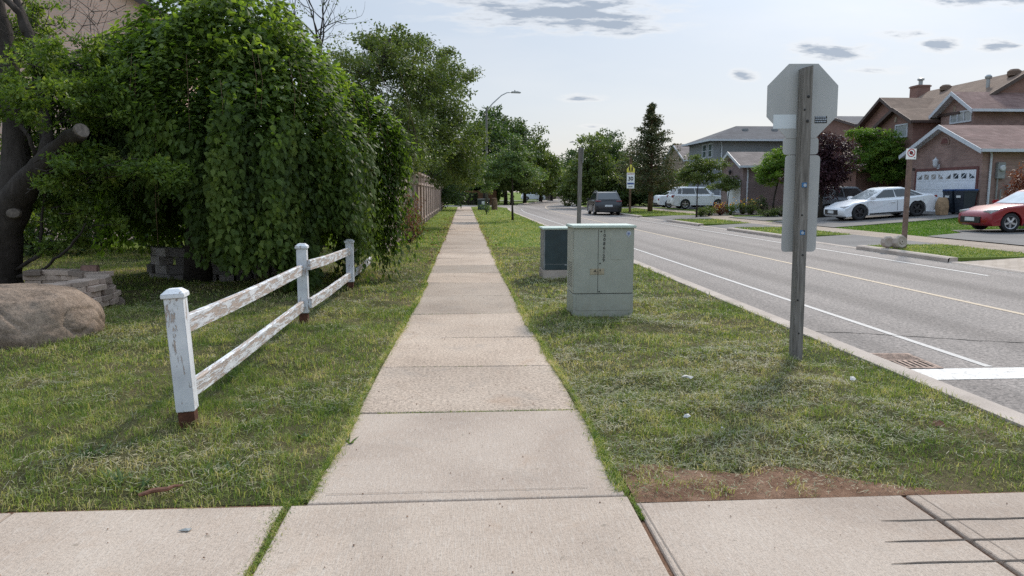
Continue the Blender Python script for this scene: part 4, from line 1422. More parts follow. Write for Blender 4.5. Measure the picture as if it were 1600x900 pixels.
pb = atY(503, 300, 20.5)
bt = thing('bare_tree', 'thin almost leafless dark tree rising above the vine', 'tree', (pb.x, 20.5, 0))
mb = MB(); tips = []
mb.tube([(0, 0, -.05), (.05, 0, 2.2), (-.02, 0, 4.2)], [.14, .11, .09], 8)
for dd in ((-.25, 0, 1), (.25, .1, 1), (.05, -.2, 1)):
    bare_branch(mb, Vector((-.02, 0, 4.0)), Vector(dd).normalized(), 1.35, .06, 1, tips)
mb.build('trunk', M['bark'], bt)
tips = np.array([tuple(t) for t in tips]); tips = tips[rng.uniform(0, 1, len(tips)) < .5]
V, F_, t_ = clump_leaves(tips, np.full(len(tips), .14), 7, .07)
np_mesh('crown', V, F_, M['leaf_mid'], bt, {'tint': t_})

# reddish dying shrub at the fence
bush('wilted_shrub', 'reddish brown half dead shrub against the left board fence', (-1.6, 21.5, 0), .35, 1.6, 1.5, 120, 14, .07, 'dead', None, .18)
bush('wilted_shrub', 'low green weed clump at the foot of the left fence', (-1.62, 24.5, 0), .25, 1.2, .7, 60, 24, .09, 'leaf_mid', None, .14)

# fallen leaves along the walk
for side in (-1, 1):
    n = 420 if side < 0 else 130
    y = rng.uniform(15, 44, n); x = side * (.62 + np.abs(rng.normal(0, .3 if side < 0 else .10, n))) + .03
    P = np.column_stack([x, y, np.full(n, .035)])
    V, F_, t_ = leaf_geo(P, rand_dir(n) * .6 + np.array([[0, 0, 1]]), rand_dir(n) * np.array([[1, 1, .3]]), rng.uniform(.05, .10, n), rng.uniform(.03, .06, n), rng.uniform(0, 1, n))
    tag(np_mesh('fallen_leaves', V, F_, M['dead'], None, {'tint': t_}), 'curled brown fallen leaves scattered along the edge of the walk', 'fallen leaves', kind='stuff')

# broad leaved weeds in the near lawn
for i, (px, py, s_, lb) in enumerate(((225, 765, .11, 'broad leaved weed left of the brown stick in the near lawn'), (330, 740, .09, 'dandelion like weed right of the brown stick near the fence post'), (470, 680, .08, 'pale leaved weed beside the walk, right of the fence post'),
                                      (540, 690, .08, 'bright green weed at the left edge of the walk'), (180, 760, .10, 'leafy weed near the left end of the lawn edge'), (150, 720, .10, 'low weed clump in the lawn left of the fence post'))):
    r = ray(px, py); t = -1.5 / r[2]; bx, by = r[0] * t, r[1] * t
    n = 20
    a = rng.uniform(0, 2 * np.pi, n); el = rng.uniform(.15, .9, n)
    T = np.column_stack([np.cos(a) * np.cos(el), np.sin(a) * np.cos(el), np.sin(el)])
    P = np.column_stack([rng.normal(0, s_ * .4, n), rng.normal(0, s_ * .3, n), np.full(n, .0)])
    N = np.column_stack([-np.cos(a) * np.sin(el), -np.sin(a) * np.sin(el), np.cos(el)]) + rng.normal(0, .2, (n, 3))
    V, F_, t_ = leaf_geo(P, N, T, s_ * rng.uniform(.5, 1.1, n), s_ * rng.uniform(.16, .32, n), np.clip(rng.normal(.6, .2, n), 0, 1))
    o = np_mesh('weed', V, F_, M['leaf_pale'], None, {'tint': t_})
    o.location = (bx, by, float(lawn_z(bx, by)))
    tag(o, lb, 'weed', 'weeds in the near lawn')

# ------------------------------------------------------------------ street trees
# young tree on the near boulevard
broadleaf('young_tree', 'young street tree with layered pale crown on the boulevard beside the walk', 'tree', (2.54, 38.7, 0), .055, 1.7,
          [(2.54, 38.7, 2.6, 1.45, 1.3, .5), (2.2, 38.7, 3.1, 1.2, 1.2, .5), (2.7, 38.7, 3.7, .8, .8, .55), (3.3, 38.7, 2.25, 1.0, .9, .3), (1.5, 38.7, 2.3, .8, .8, .3), (2.6, 38.7, 4.25, .35, .35, .3)],
          170, 44, .13, 'leaf_pale', .30, None, flat=.4, lump=.3)
broadleaf('young_tree', 'thin sapling with a weedy foot behind the young boulevard tree', 'tree', (1.5, 50, 0), .03, 1.2,
          [(1.5, 50, 2.2, .7, .7, .8), (1.5, 50, .5, .3, .3, .3)], 50, 40, .13, 'leaf_pale', .28, None)
# big dark trees beyond the side street
far_left = [(757, 222, 96, 2.9, 4.0, 'leaf_dark', 'tall dark tree beside the near left street lamp'), (790, 222, 104, 3.8, 4.6, 'leaf_dark', 'tallest dark tree beyond the side street'), (770, 208, 108, 2.6, 3.6, 'leaf_dark', 'dark tree with pointed top behind the street lamp arm'),
            (820, 240, 112, 4.2, 4.4, 'leaf_mid', 'rounded green tree right of the tallest dark tree'), (845, 262, 122, 3.6, 3.2, 'leaf_mid', 'lower green tree above the white off-roader'), (800, 262, 98, 3.2, 2.2, 'leaf_mid', 'leafy tree behind the young boulevard tree'),
            (862, 275, 140, 2.6, 2.6, 'leaf_pale', 'small light tree at the right end of the left tree row')]
for px, py, D, r, rz, mt, lb in far_left:
    p = atD(px, py, D)
    broadleaf('street_tree', lb, 'tree', (p.x, p.y, -.3), .25, p.z * .55,
              [(p.x, p.y, p.z, r, r, rz), (p.x + r * .5, p.y, p.z - rz * .5, r * .8, r, rz * .6), (p.x - r * .5, p.y, p.z - rz * .5, r * .8, r, rz * .6), (p.x, p.y, p.z - rz * .9, r * 1.1, r, rz * .4)],
              330, 46, .42, mt, .85, 'trees beyond the side street', lump=.22, flat=.7)
# far end of the road
for i, (px, py, D, r, rz, lb) in enumerate(((884, 285, 230, 7, 7, 'dark distant tree at the vanishing end of the road, left'), (900, 280, 220, 6, 8, 'dark distant tree at the end of the road behind the signpost'), (872, 292, 250, 7, 4, 'low distant tree at the end of the road above the picket fence'), (915, 285, 200, 6, 6, 'distant tree right of the signpost at the end of the road'), (712, 290, 130, 6, 5, 'distant tree behind the far brown fence at the end of the walk, left'), (745, 285, 125, 5, 5, 'distant tree behind the far brown fence at the end of the walk, right'), (690, 285, 120, 6, 5, 'distant tree behind the end of the left board fence'))):
    p = atD(px, py, D)
    broadleaf('distant_tree', lb, 'tree', (p.x, p.y, -.3), .4, 4, [(p.x, p.y, max(p.z, 3), r, r, rz)], 260, 40, .8, 'leaf_dark', 1.8, 'distant trees at the end of the road')
right_trees = [(925, 262, 74, 2.7, 2.9, 'leaf_mid', 'light yellow green tree left of the speed sign'), (903, 285, 86, 2.4, 2.4, 'leaf_mid', 'mid green tree behind the plain signpost'), (958, 250, 90, 3.0, 3.2, 'leaf_dark', 'dark rounded tree behind the speed sign'),
               (975, 285, 76, 2.6, 2.4, 'leaf_mid', 'green tree directly behind the speed sign'), (1030, 290, 74, 3.2, 1.8, 'leaf_dark', 'dark bushy tree behind the spruce trunk'), (935, 235, 98, 1.8, 2.6, 'leaf_mid', 'narrow tree top left of the dark rounded tree')]
for px, py, D, r, rz, mt, lb in right_trees:
    p = atD(px, py, D)
    broadleaf('front_garden_tree', lb, 'tree', (p.x, p.y, float(fz(p.x, p.y)) - .05), .16, max(1.4, p.z - rz * .7),
              [(p.x, p.y, p.z, r * .8, r, rz), (p.x, p.y, p.z - rz * .4, r, r, rz * .6)], 300, 46, .30, mt, .62, 'trees on the far side of the road', lump=.25)
# small layered trees in the garden bed
p = (13.69, 42.87, .03)
broadleaf('young_tree', 'small umbrella shaped tree on the far boulevard in front of the white cars', 'tree', p, .05, 1.5,
          [(p[0], p[1], 2.4, 1.3, 1.2, .45), (p[0] + .2, p[1], 3.0, 1.0, 1.0, .4), (p[0] + 1.0, p[1], 3.05, .8, .8, .35), (p[0] - .8, p[1], 2.6, .6, .7, .35), (p[0], p[1], 3.4, .5, .5, .25)], 120, 52, .13, 'leaf_mid', .28, None, flat=.4)
p = (17.6, 48.5, .1)
broadleaf('young_tree', 'small low tree at the garden bed in front of the grey house', 'tree', p, .05, 1.2,
          [(p[0] - .5, p[1], 1.9, 1.2, 1.1, .35), (p[0] + .6, p[1], 2.1, 1.2, 1.1, .35), (p[0], p[1], 2.4, .8, .8, .3)], 80, 48, .13, 'leaf_mid', .28, None, flat=.4)

# spruce
sp = Vector((14.1, 55.5, .03))
st_ = thing('spruce_tree', 'tall pointed evergreen with an orange brown trunk on the far boulevard', 'tree', sp)
H_ = 7.8
mb = MB().tube([(0, 0, -.05), (.05, 0, 2), (0, 0, 5), (0, 0, H_ - .2)], [.2, .16, .09, .02], 8)
C, S = [], []
z = 1.5
while z < H_:
    f = (z - 1.5) / (H_ - 1.5)
    rad = (3.3 * (1 - f) ** .95 + .10) * (1 if f > .10 else .8)
    nb = int(5 + 6 * (1 - f))
    for i in range(nb):
        a = rng.uniform(0, 2 * np.pi); rr_ = rad * rng.uniform(.6, 1.15)
        tip = Vector((rr_ * math.cos(a), rr_ * math.sin(a), z + rng.uniform(-.1, .25) + .1 * rr_))
        mb.tube([(0, 0, z - .1), tip * .5 + Vector((0, 0, z * .5)), tip], [.03, .018, .006], 4, False)
        for t in np.arange(.25, 1.05, .17):
            C.append((tip.x * t, tip.y * t, z - .1 + (tip.z - z + .1) * t)); S.append((.17 + .16 * (1 - f)) * rng.uniform(.7, 1.2))
    z += .21
mb.build('trunk', M['bark_brown'], st_, smooth=True)
V, F_, t_ = clump_leaves(np.array(C), np.array(S), 13, .19, .08, .55, .1)
np_mesh('crown', V, F_, M['needle'], st_, {'tint': t_})

# purple leaved and bright layered trees in front of the brown houses
p = atD(1286, 250, 38)
broadleaf('purple_tree', 'rounded purple leaved tree behind the stop sign boards', 'tree', (p.x, p.y, float(fz(p.x, p.y))), .12, 1.2,
          [(p.x, p.y, p.z + .2, 1.55, 1.4, 1.5), (p.x + .3, p.y, p.z - .8, 1.0, 1.1, .9), (p.x - .9, p.y, p.z - .3, .9, 1, 1.2)], 430, 56, .13, 'leaf_purple', .34, None, lump=.2)
p = atD(1374, 245, 41)
broadleaf('weeping_mulberry', 'bright green layered tree above the white sedan', 'tree', (p.x, p.y, float(fz(p.x, p.y))), .1, 1.5,
          [(p.x - .1, p.y, p.z + .9, 1.15, 1.3, .65), (p.x, p.y - .2, p.z + .2, 1.65, 1.4, .8), (p.x + .9, p.y, p.z - .4, .85, 1, .85), (p.x - .9, p.y, p.z - .2, 1.0, 1, .6), (p.x + .2, p.y - .5, p.z - .9, .95, .9, .5), (p.x - 1.2, p.y, p.z + 1.2, .7, .8, .4)], 460, 62, .15, 'leaf_bright', .27, None, lump=.10, W=.05, flat=.4, droop=.7)
p = atD(1212, 262, 46)
broadleaf('weeping_mulberry', 'bright green dome shaped tree left of the stop sign boards', 'tree', (p.x, p.y, float(fz(p.x, p.y))), .08, 1.1,
          [(p.x + .3, p.y, p.z + .5, 1.1, 1.1, .75), (p.x, p.y - .2, p.z - .3, 1.4, 1.2, .8), (p.x + .9, p.y, p.z + .2, .9, .9, 1.1)], 330, 60, .15, 'leaf_bright', .28, None, lump=.1, W=.05, flat=.45, droop=.7)
p = atD(1606, 290, 29)
bush('red_shrub', 'rust red shrub at the right edge by the brick garage', (p.x, p.y, float(fz(p.x, p.y))), .8, .8, 2.4, 90, 46, .09, 'leaf_red', None, .25)

# clipped hedge, garden bed plants
hp = atD(1190, 312, 50)
def hedge(name, label, x0, x1, y0, y1, z0, h, dens, L, mat='leaf_dark'):
    root = thing(name, label, 'hedge', ((x0 + x1) / 2, (y0 + y1) / 2, z0))
    n = int(dens); s = rng.integers(0, 4, n); u = rng.uniform(-.5, .5, n); w = rng.uniform(0, 1, n)
    X = np.where(s == 0, -.5, np.where(s == 1, .5, u)) * (x1 - x0); Y = np.where(s == 2, -.5, np.where(s == 3, .5, rng.uniform(-.5, .5, n))) * (y1 - y0); Z = w * h
    tp = rng.uniform(0, 1, n) < .35; Z = np.where(tp, h, Z); X = np.where(tp, u * (x1 - x0), X); Y = np.where(tp, rng.uniform(-.5, .5, n) * (y1 - y0), Y)
    P = np.column_stack([X, Y, Z]) + rng.normal(0, .05, (n, 3))
    P[:, 2] = np.maximum(P[:, 2], .02)
    V, F_, t = leaf_geo(P, rand_dir(n) + np.column_stack([X, Y, Z * .5 + .3]) * .5, rand_dir(n), L * rng.uniform(.6, 1.3, n), L * .6 * rng.uniform(.6, 1.3, n), np.clip(rng.normal(.4, .2, n), 0, 1))
    np_mesh('foliage', V, F_, M[mat], root, {'tint': t})
    MB().box(-(x1 - x0) / 2 + .08, (x1 - x0) / 2 - .08, -(y1 - y0) / 2 + .08, (y1 - y0) / 2 - .08, -.02, h - .08).build('branches', M['bark'], root)
    return root


hedge('clipped_hedge', 'dark clipped hedge in front of the grey house', 19.3, 25.5, 49.0, 50.0, .15, 1.15, 7000, .11)
hq = atD(730, 313, 98)
hedge('clipped_hedge', 'dark boxy hedge at the far end of the walk', hq.x - 1.3, hq.x + 1.3, hq.y - .6, hq.y + .6, -.15, 1.4, 1500, .2)
for i, (px, Y, r, h, mt, lb) in enumerate(((1108, 44.6, .5, .6, 'leaf_mid', 'low green plant at the left end of the flower bed'), (1125, 45.0, .45, .75, 'leaf_red', 'red leaved plant in the flower bed'), (1142, 45.2, .5, .8, 'leaf_light', 'yellow green plant in the middle of the flower bed'),
                                           (1160, 45.0, .6, .85, 'leaf_mid', 'rose bush in the flower bed'), (1174, 44.6, .6, 1.0, 'leaf_mid', 'taller rose bush at the right of the flower bed'), (1188, 45.2, .5, 1.1, 'leaf_dark', 'dark round shrub at the right end of the flower bed'),
                                           (1200, 41.0, .55, .55, 'leaf_mid', 'scrubby shrub left of the stop sign boards'), (1222, 41.0, .6, .6, 'leaf_dark', 'dark low shrub beside the stop sign boards'), (1095, 43.9, .4, .5, 'leaf_mid', 'small plant behind the umbrella shaped tree'))):
    X = atY(px, 320, Y).x
    bush('garden_plant', lb, (X, Y, float(fz(X, Y))), r, r * .8, h, 34, 34, .07, mt, 'plants in the front garden bed', .15)
    if i in (1, 2, 3, 4):
        n = 26; P = np.column_stack([X + rng.normal(0, r * .6, n), Y + rng.normal(0, r * .5, n), float(fz(X, Y)) + h * rng.uniform(.6, 1.05, n)])
        V, F_, t = leaf_geo(P, rand_dir(n), rand_dir(n), np.full(n, .09), np.full(n, .08), rng.uniform(0, 1, n))
        o = np_mesh('blossom', V, F_, M['flower'], None, {'tint': t}); tag(o, 'orange and yellow blossoms of the front garden bed', 'flowers', 'blossoms in the front garden bed', 'stuff')
tag(MB().box(18.9, 24.5, 46.8, 47.3, 0, .62).box(18.9, 24.5, 46.4, 46.8, 0, .36).build('retaining_wall', M['hedge_stone'], bevel=.03), 'low two step stone retaining wall in the front garden', 'retaining wall')


def text(name, body, size, loc, rot, mat, parent, extrude=.0008, align='CENTER', bold=0.0, spacing=1.0, line=1.0):
    cu = bpy.data.curves.new(name, 'FONT')
    cu.body = body; cu.size = size; cu.extrude = extrude; cu.align_x = align; cu.align_y = 'CENTER'; cu.offset = bold
    cu.space_character = spacing; cu.space_line = line
    cu.materials.append(mat)
    tmp = bpy.data.objects.new('lettering', cu); COL.objects.link(tmp)
    bpy.context.view_layer.update()
    me = bpy.data.meshes.new_from_object(tmp.evaluated_get(bpy.context.evaluated_depsgraph_get()))
    bpy.data.objects.remove(tmp); bpy.data.curves.remove(cu)
    me.materials.clear()
    o = link(name, me, mat, parent)
    o.location = loc; o.rotation_euler = rot
    return o


FACE_CAM = (math.pi / 2, 0, 0)     # text read from the -Y side
FACE_ROAD = (math.pi / 2, 0, -math.pi / 2)   # read from the -X side

# ================================================================== WHITE RAIL FENCE
posts = [((-1.75, 4.64), .91, (-.020, 0.0)), ((-1.85, 8.5), .92, (0.004, 0)), ((-1.77, 11.48), .78, (0, 0))]
rf = thing('rail_fence', 'low white two rail wooden fence with peeling paint on the near lawn', 'fence', (-1.75, 4.64, 0))
o0 = Vector((-1.75, 4.64, 0))
for i, ((x, y), h, ln) in enumerate(posts):
    Mx = Matrix.Translation(Vector((x, y, 0)) - o0) @ Matrix.Rotation(ln[0] * 1.0 + (-.028 if i == 0 else 0.0), 4, 'Y') @ Matrix.Rotation([.12, .05, .02][i], 4, 'Z')
    w = .056
    zb = [.135, .125, .12][i]
    mb = MB().box(-w, w, -w, w, zb, h - .055, Mx)
    p = mb.build('post', M['peel_post'], rf, bevel=.004)
    cm = MB().box(-w - .013, w + .013, -w - .013, w + .013, h - .055, h - .03, Mx)
    vs = [Mx @ Vector(q) for q in ((-w - .014, -w - .014, h - .03), (w + .014, -w - .014, h - .03), (w + .014, w + .014, h - .03), (-w - .014, w + .014, h - .03), (-w + .02, -w + .02, h), (w - .02, -w + .02, h), (w - .02, w - .02, h), (-w + .02, w - .02, h))]
    cm.add(vs, [(4, 5, 6, 7), (0, 1, 5, 4), (1, 2, 6, 5), (2, 3, 7, 6), (3, 0, 4, 7), (3, 2, 1, 0)])
    cap = cm.build('cap', M['peel_post'], p, bevel=.003)
    MB().box(-w + .008, w - .008, -w + .008, w - .008, -.2, zb, Mx).build('base_bracket', M['rust'], p, bevel=.003)
RA = [((-1.79, 4.70, .675), (-1.88, 8.52, .625)), ((-1.79, 4.70, .245), (-1.88, 8.52, .215)), ((-1.80, 8.47, .675), (-1.80, 11.5, .60)), ((-1.80, 8.47, .235), (-1.80, 11.5, .22)), ((-1.80, 11.45, .62), (-1.85, 14.4, .6)), ((-1.80, 11.45, .22), (-1.85, 14.4, .2))]
for (a, b) in RA:
    a, b = Vector(a) - o0, Vector(b) - o0
    a += Vector((.03, 0, 0)); b += Vector((.03, 0, 0))
    mb = MB(); n = 12
    V = []
    for i in range(n + 1):
        t = i / n; p = a.lerp(b, t) + Vector((.004 * math.sin(7 * t), 0, -.012 * math.sin(math.pi * t)))
        for (u, z) in ((-.019, -.055), (.019, -.055), (.019, .050), (.008, .057), (-.019, .057)):
            V.append(p + Vector((u, 0, z)))
    F_ = [(i * 5 + k, i * 5 + (k + 1) % 5, (i + 1) * 5 + (k + 1) % 5, (i + 1) * 5 + k) for i in range(n) for k in range(5)] + [(0, 1, 2, 3, 4), tuple(n * 5 + k for k in (4, 3, 2, 1, 0))]
    mb.add(V, F_).build('rail', M['peel_rail'], rf)

# ================================================================== BOULDER
bc = Vector((-4.80, 7.85, .10))
bm = bmesh.new(); bmesh.ops.create_icosphere(bm, subdivisions=6, radius=1)
from mathutils import noise as mn
for v in bm.verts:
    d = v.co.normalized()
    p = Vector((d.x * .98, d.y * .72, d.z * .56))
    if p.z > .34: p.z = .34 + (p.z - .34) * .35
    n1 = mn.noise(d * 1.5 + Vector((3, 1, 0))) * .08 + mn.noise(d * 3.6) * .022 + mn.noise(d * 11) * .007 + mn.noise(d * 26) * .004
    ridge = abs(mn.noise(d * 2.1 + Vector((9, 2, 5))))
    n1 -= .022 * max(0, .10 - ridge) / .10
    p += d * n1
    v.co = p
me = bpy.data.meshes.new('boulder'); bm.to_mesh(me); bm.free()
bo_ = link('boulder', me, M['rock'], None, True); bo_.location = bc
tag(bo_, 'large rounded brownish boulder on the lawn at the left edge', 'boulder')


# ================================================================== STACKED PAVER PLANTERS
def paver_ring(name, label, cx, cy, r, a0, a1, courses, bl, bh, bd, mat, missing=0.0, slope=0.0):
    root = thing(name, label, 'planter wall', (cx, cy, 0))
    V, F_, T_ = [], [], []
    for c in range(courses):
        a = a0 + (c % 2) * bl / r * .5
        while a < a1:
            L_ = bl * random.uniform(.75, 1.1)
            hgt_ok = c < courses - slope * courses * (a - a0) / (a1 - a0)
            if hgt_ok and random.random() > missing * (c / courses):
                am = a + L_ / r / 2; z0 = c * bh - .03
                rot = am + random.gauss(0, .08) ; rr_ = r + random.gauss(0, .03) - c * .015
                ca, sa = math.cos(rot), math.sin(rot); px_, py_ = rr_ * math.cos(am), rr_ * math.sin(am)
                n = len(V); e_ = .004
                hx, hy = bd / 2, L_ / 2 - .006
                lay = [(hx - e_, hy - e_, 0), (hx, hy, e_), (hx, hy, bh - e_ - .004), (hx - e_, hy - e_, bh - .004)]
                tl = random.gauss(0, .03)
                for (ax, ay, az) in lay:
                    for sx_, sy_ in ((-1, -1), (1, -1), (1, 1), (-1, 1)):
                        lx, ly = sx_ * ax, sy_ * (ay - .008)
                        V.append((px_ + lx * ca - ly * sa, py_ + lx * sa + ly * ca, z0 + az + tl * ly)); T_.append(0)
                t = random.random()
                for k in range(16): T_[n + k] = t
                F_ += [(n + 12, n + 13, n + 14, n + 15), (n + 3, n + 2, n + 1, n)]
                for k in range(3):
                    for i in range(4):
                        F_.append((n + k * 4 + i, n + k * 4 + (i + 1) % 4, n + k * 4 + 4 + (i + 1) % 4, n + k * 4 + 4 + i))
            a += L_ / r
    np_mesh('stonework', np.array(V), np.array(F_), M[mat], root, {'tint': np.array(T_)})
    return root


paver_ring('stone_planter', 'tan stacked paver ring around the old tree, beside the boulder', -5.98, 9.7, 1.25, -1.2, 1.7, 6, .30, .072, .27, 'paver_tan', .05, .1)
o = MB().box(-.42, .0, -.15, .15, 0, .09).build('paver_slab', M['paver_grey'], bevel=.012); o.location = (-4.35, 8.95, .0); o.rotation_euler = (0, 0, .65)
me = o.data; at = me.attributes.new('tint', 'FLOAT', 'POINT'); at.data.foreach_set('value', np.full(len(me.vertices), .9, np.float32))
tag(o, 'flat grey slab lying at the foot of the paver ring', 'paving slab')
b = paver_ring('stone_planter', 'dark grey stacked stone ring around the trunk of the weeping tree', -4.45, 13.9, 1.15, -3.0, -.1, 4, .34, .145, .24, 'paver_grey', .3)
tag(MB().box(-.11, .11, -.05, .05, 0, .09).build('loose_brick', M['red_brick'], bevel=.006), 'single reddish brick lying on top of the tan paver ring', 'brick').location = (-5.3, 10.75, .38)

# ================================================================== BOARD FENCE ALONG THE WALK (left)
bfc = thing('board_fence', 'tall weathered board fence with posts along the left of the walk', 'fence', (-1.9, 18, 0))
fo = Vector((-1.9, 18, 0))
y = 18.0; first = True
while y < 66:
    near = y < 34
    p = MB().box(-.05, .07, y - .05 - 18, y + .05 - 18, -.1, 2.35).build('post', M['board'], bfc)
    mb = MB(); yy = y + .06
    while yy < y + 2.3:
        mb.box(-.035, -.012, yy - 18, yy + .135 - 18, .06, 1.85 + random.uniform(-.01, .01)); yy += .143
    mb.build('panel', M['board'], bfc)
    for z0, z1 in ((.25, .33), (1.80, 1.89), (2.24, 2.32)):
        MB().box(-.011, .035, y + .06 - 18, y + 2.34 - 18, z0, z1).build('rail', M['board'], bfc)
    mb = MB()
    for k in range(9):
        mb.box(-.01, .008, y + .2 + k * .25 - 18, y + .225 + k * .25 - 18, 1.9, 2.24)
    mb.build('lattice', M['board'], bfc)['kind'] = 'stuff'
    y += 2.4
for (nm, lb, x0, x1, yy, h, mat) in (('board_fence', 'brown board fence at the far end of the walk beyond the side street', atD(727, 300, 104).x, atD(775, 300, 104).x, 104, 2.0, 'board_brown'),
                                     ('board_fence', 'dark low fence far away behind the white off-roader', atD(838, 300, 165).x, atD(868, 300, 165).x, 163, 1.9, 'trim_dark'),
                                     ('board_fence', 'short tan fence panel between the dark fence and the white pickets', atD(868, 300, 165).x, atD(880, 300, 165).x, 162, 2.0, 'board'),):
    root = thing(nm, lb, 'fence', (x0, yy, -.3)); w = x1 - x0; mb = MB(); k = 0
    while k < w - .1:
        mb.box(k, k + .17, -.02, .02, 0, h + random.uniform(-.03, .03)); k += .19
    mb.build('boards', M[mat], root)
    k = 0
    while k <= w + .05:
        MB().box(k - .07, k + .07, -.09, -.022, 0, h + .12).build('post', M[mat], root); k += 2.6
root = thing('picket_fence', 'white picket fence at the far end of the road', 'fence', (atD(880, 300, 160).x, 157, -.3)); w = atD(897, 300, 160).x - atD(880, 300, 160).x
mb = MB(); k = 0
while k < w: mb.prism([(k, 0), (k + .3, 0), (k + .3, 1.5), (k + .15, 1.65), (k, 1.5)], 'y', -.02, .02); k += .42
mb.build('pickets', M['trim'], root); MB().box(0, w, .022, .08, .4, .52).build('rail', M['trim'], root); MB().box(0, w, .022, .08, 1.1, 1.22).build('rail', M['trim'], root)

# ================================================================== UTILITY CABINETS
cb = thing('utility_cabinet', 'pale green metal utility cabinet with a column of black digits', 'utility cabinet', (1.655, 8.91, 0), R(1.2))
W_, D_, H0 = .365, .235, 1.10
bd = MB().box(-W_, W_, -D_, D_, .29, 1.075).build('body', M['cab'], cb, bevel=.006)
MB().box(-W_ - .002, W_ + .002, -D_ - .004, D_ + .002, -.05, .285).build('plinth', M['cab'], cb, bevel=.004)
MB().box(-W_ + .035, W_ - .025, -D_ - .0075, -D_ - .004, .085, .275).build('plinth_panel', M['cab'], cb, bevel=.002)
mb = MB().box(-W_ - .022, W_ + .022, -D_ - .03, D_ + .02, 1.075, 1.108)
mb.build('lid', M['cab_lid'], cb, bevel=.008)
MB().box(-.072, -.067, -D_ - .0015, -D_ + .01, .30, 1.06).box(-W_ + .004, W_ - .004, -D_ - .0015, -D_ + .01, .287, .291).build('door_gap', M['ink'], cb)
MB().box(.08, .28, -D_ - .002, -D_ + .01, .70, .96).build('document_recess', M['cab'], cb, bevel=.001)
mb = MB()
for r0, cnt in ((1.03, 8), (.86, 3)):
    for i in range(cnt):
        mb.box(-W_ - .0012, -W_ + .004, -D_ + .02, -D_ + .045, r0 - i * .028, r0 - i * .028 + .010)
for i in range(14):
    for j in range(7):
        mb.box(-W_ - .0014, -W_ + .004, -D_ + .09 + j * .045, -D_ + .115 + j * .045, .36 + i * .022, .368 + i * .022)
mb.build('vent_slots', M['ink'], cb)
for i, ch in enumerate('10086129'):
    text('digit', ch, .054, (.006 - i * .0012, -D_ - .002, 1.035 - i * .0492), FACE_CAM, M['ink'], cb, bold=.0009)
mb = MB()
for (x, z) in ((-.035, 1.035), (-.045, .655), (-.05, .315)):
    mb.lathe([(.0085, 0), (.0085, .006), (.005, .009)], 10, Matrix.Translation((x, -D_ - .001, z)) @ Matrix.Rotation(math.pi / 2, 4, 'X'))
mb.build('lock', M['ink'], cb)
pl = MB().box(-.165, -.073, -D_ - .005, -D_, .52, .592).box(-.066, .005, -D_ - .005, -D_, .52, .592).build('warning_plate', M['tan_plate'], cb, bevel=.001)
MB().prism([(-.125, .556), (-.098, .583), (-.098, .570), (-.086, .556)], 'y', -D_ - .0065, -D_ - .005).box(-.05, -.035, -D_ - .0065, -D_ - .005, .565, .58).build('symbol', M['ink'], pl)
lg = MB().lathe([(.033, 0), (.033, .0018)], 8, Matrix.Translation((.295, -D_ - .001, 1.01)) @ Matrix.Rotation(math.pi / 2, 4, 'X')).prism([(.28, .985), (.31, .985), (.295, .958)], 'y', -D_ - .0028, -D_ - .001).build('round_sticker', M['sticker_pale'], cb)
MB().box(.283, .291, -D_ - .0045, -D_ - .003, 1.0, 1.022).box(.297, .306, -D_ - .0045, -D_ - .003, 1.0, 1.022).box(.283, .306, -D_ - .0046, -D_ - .003, .996, 1.001).build('mark', M['plate_blue'], lg)
c2 = thing('utility_cabinet', 'smaller dark green utility box with grey sides behind the pale cabinet', 'utility cabinet', (1.70, 12.85, 0))
MB().box(-.36, .34, -.30, .30, -.05, .16).build('plinth', M['kerb'], c2, bevel=.01)
MB().box(-.34, .32, -.28, .30, .16, .86).build('body', M['cab_grey'], c2, bevel=.008)
MB().box(-.318, .30, -.288, -.281, .27, .85).build('door', M['cab_dark'], c2, bevel=.003)
MB().box(-.318, .30, -.288, -.281, .17, .262).build('lower_door', M['cab_dark'], c2, bevel=.003)
MB().box(.02, .2, -.294, -.289, .245, .26).build('handle', M['cab_grey'], c2)
MB().box(-.37, .35, -.31, .32, .86, .893).build('lid', M['cab_lid'], c2, bevel=.01)
c3 = thing('utility_cabinet', 'small black utility box with a white label at the far end of the boulevard', 'utility cabinet', (1.6, 62.0, 0))
MB().box(-.46, .5, -.4, .4, -.05, .88).build('body', M['cab_dark'], c3, bevel=.02)
MB().box(-.5, .54, -.44, .44, .88, .93).build('lid', M['cab_grey'], c3, bevel=.01)
MB().box(-.14, .10, -.406, -.401, .45, .75).box(-.05, .1, -.406, -.401, .18, .28).build('label_plate', M['plate'], c3)
tag(MB().lathe([(.26, -.05), (.25, .5), (.21, .8), (.22, .98), (.1, 1.0)], 12).build('timber_bollard', M['bark_brown']), 'dark brown stump like post beside the black utility box', 'bollard').location = (2.55, 62.4, 0)

# ================================================================== SIGNS
def zD(py, D, px=1250): return atD(px, py, D).z


base = Vector((2.97, 6.32, 0))
DS = base.y * math.cos(YAW) + base.x * math.sin(YAW)
topp = atD(1259.5, 105, DS)
lean = math.atan2(topp.x - base.x, topp.z); HP = topp.z
ss = thing('stop_sign', 'grey backs of an octagonal sign and boards on a weathered square timber post', 'traffic sign', base)
ss.rotation_euler = (0, lean, 0)
mb = MB()
n = 14; V = []
for i in range(n + 1):
    z = -.15 + (HP + .15) * i / n; j = .0015 * math.sin(i * 2.3)
    w = .044
    for (sx_, sy_) in ((-1, -1), (1, -1), (1, 1), (-1, 1)):
        V.append((sx_ * w + j, sy_ * .045 + j, z + (.012 * sx_ if i == n else 0)))
F_ = [(i * 4 + k, i * 4 + (k + 1) % 4, i * 4 + 4 + (k + 1) % 4, i * 4 + 4 + k) for i in range(n) for k in range(4)] + [(3, 2, 1, 0), tuple(n * 4 + k for k in range(4))]
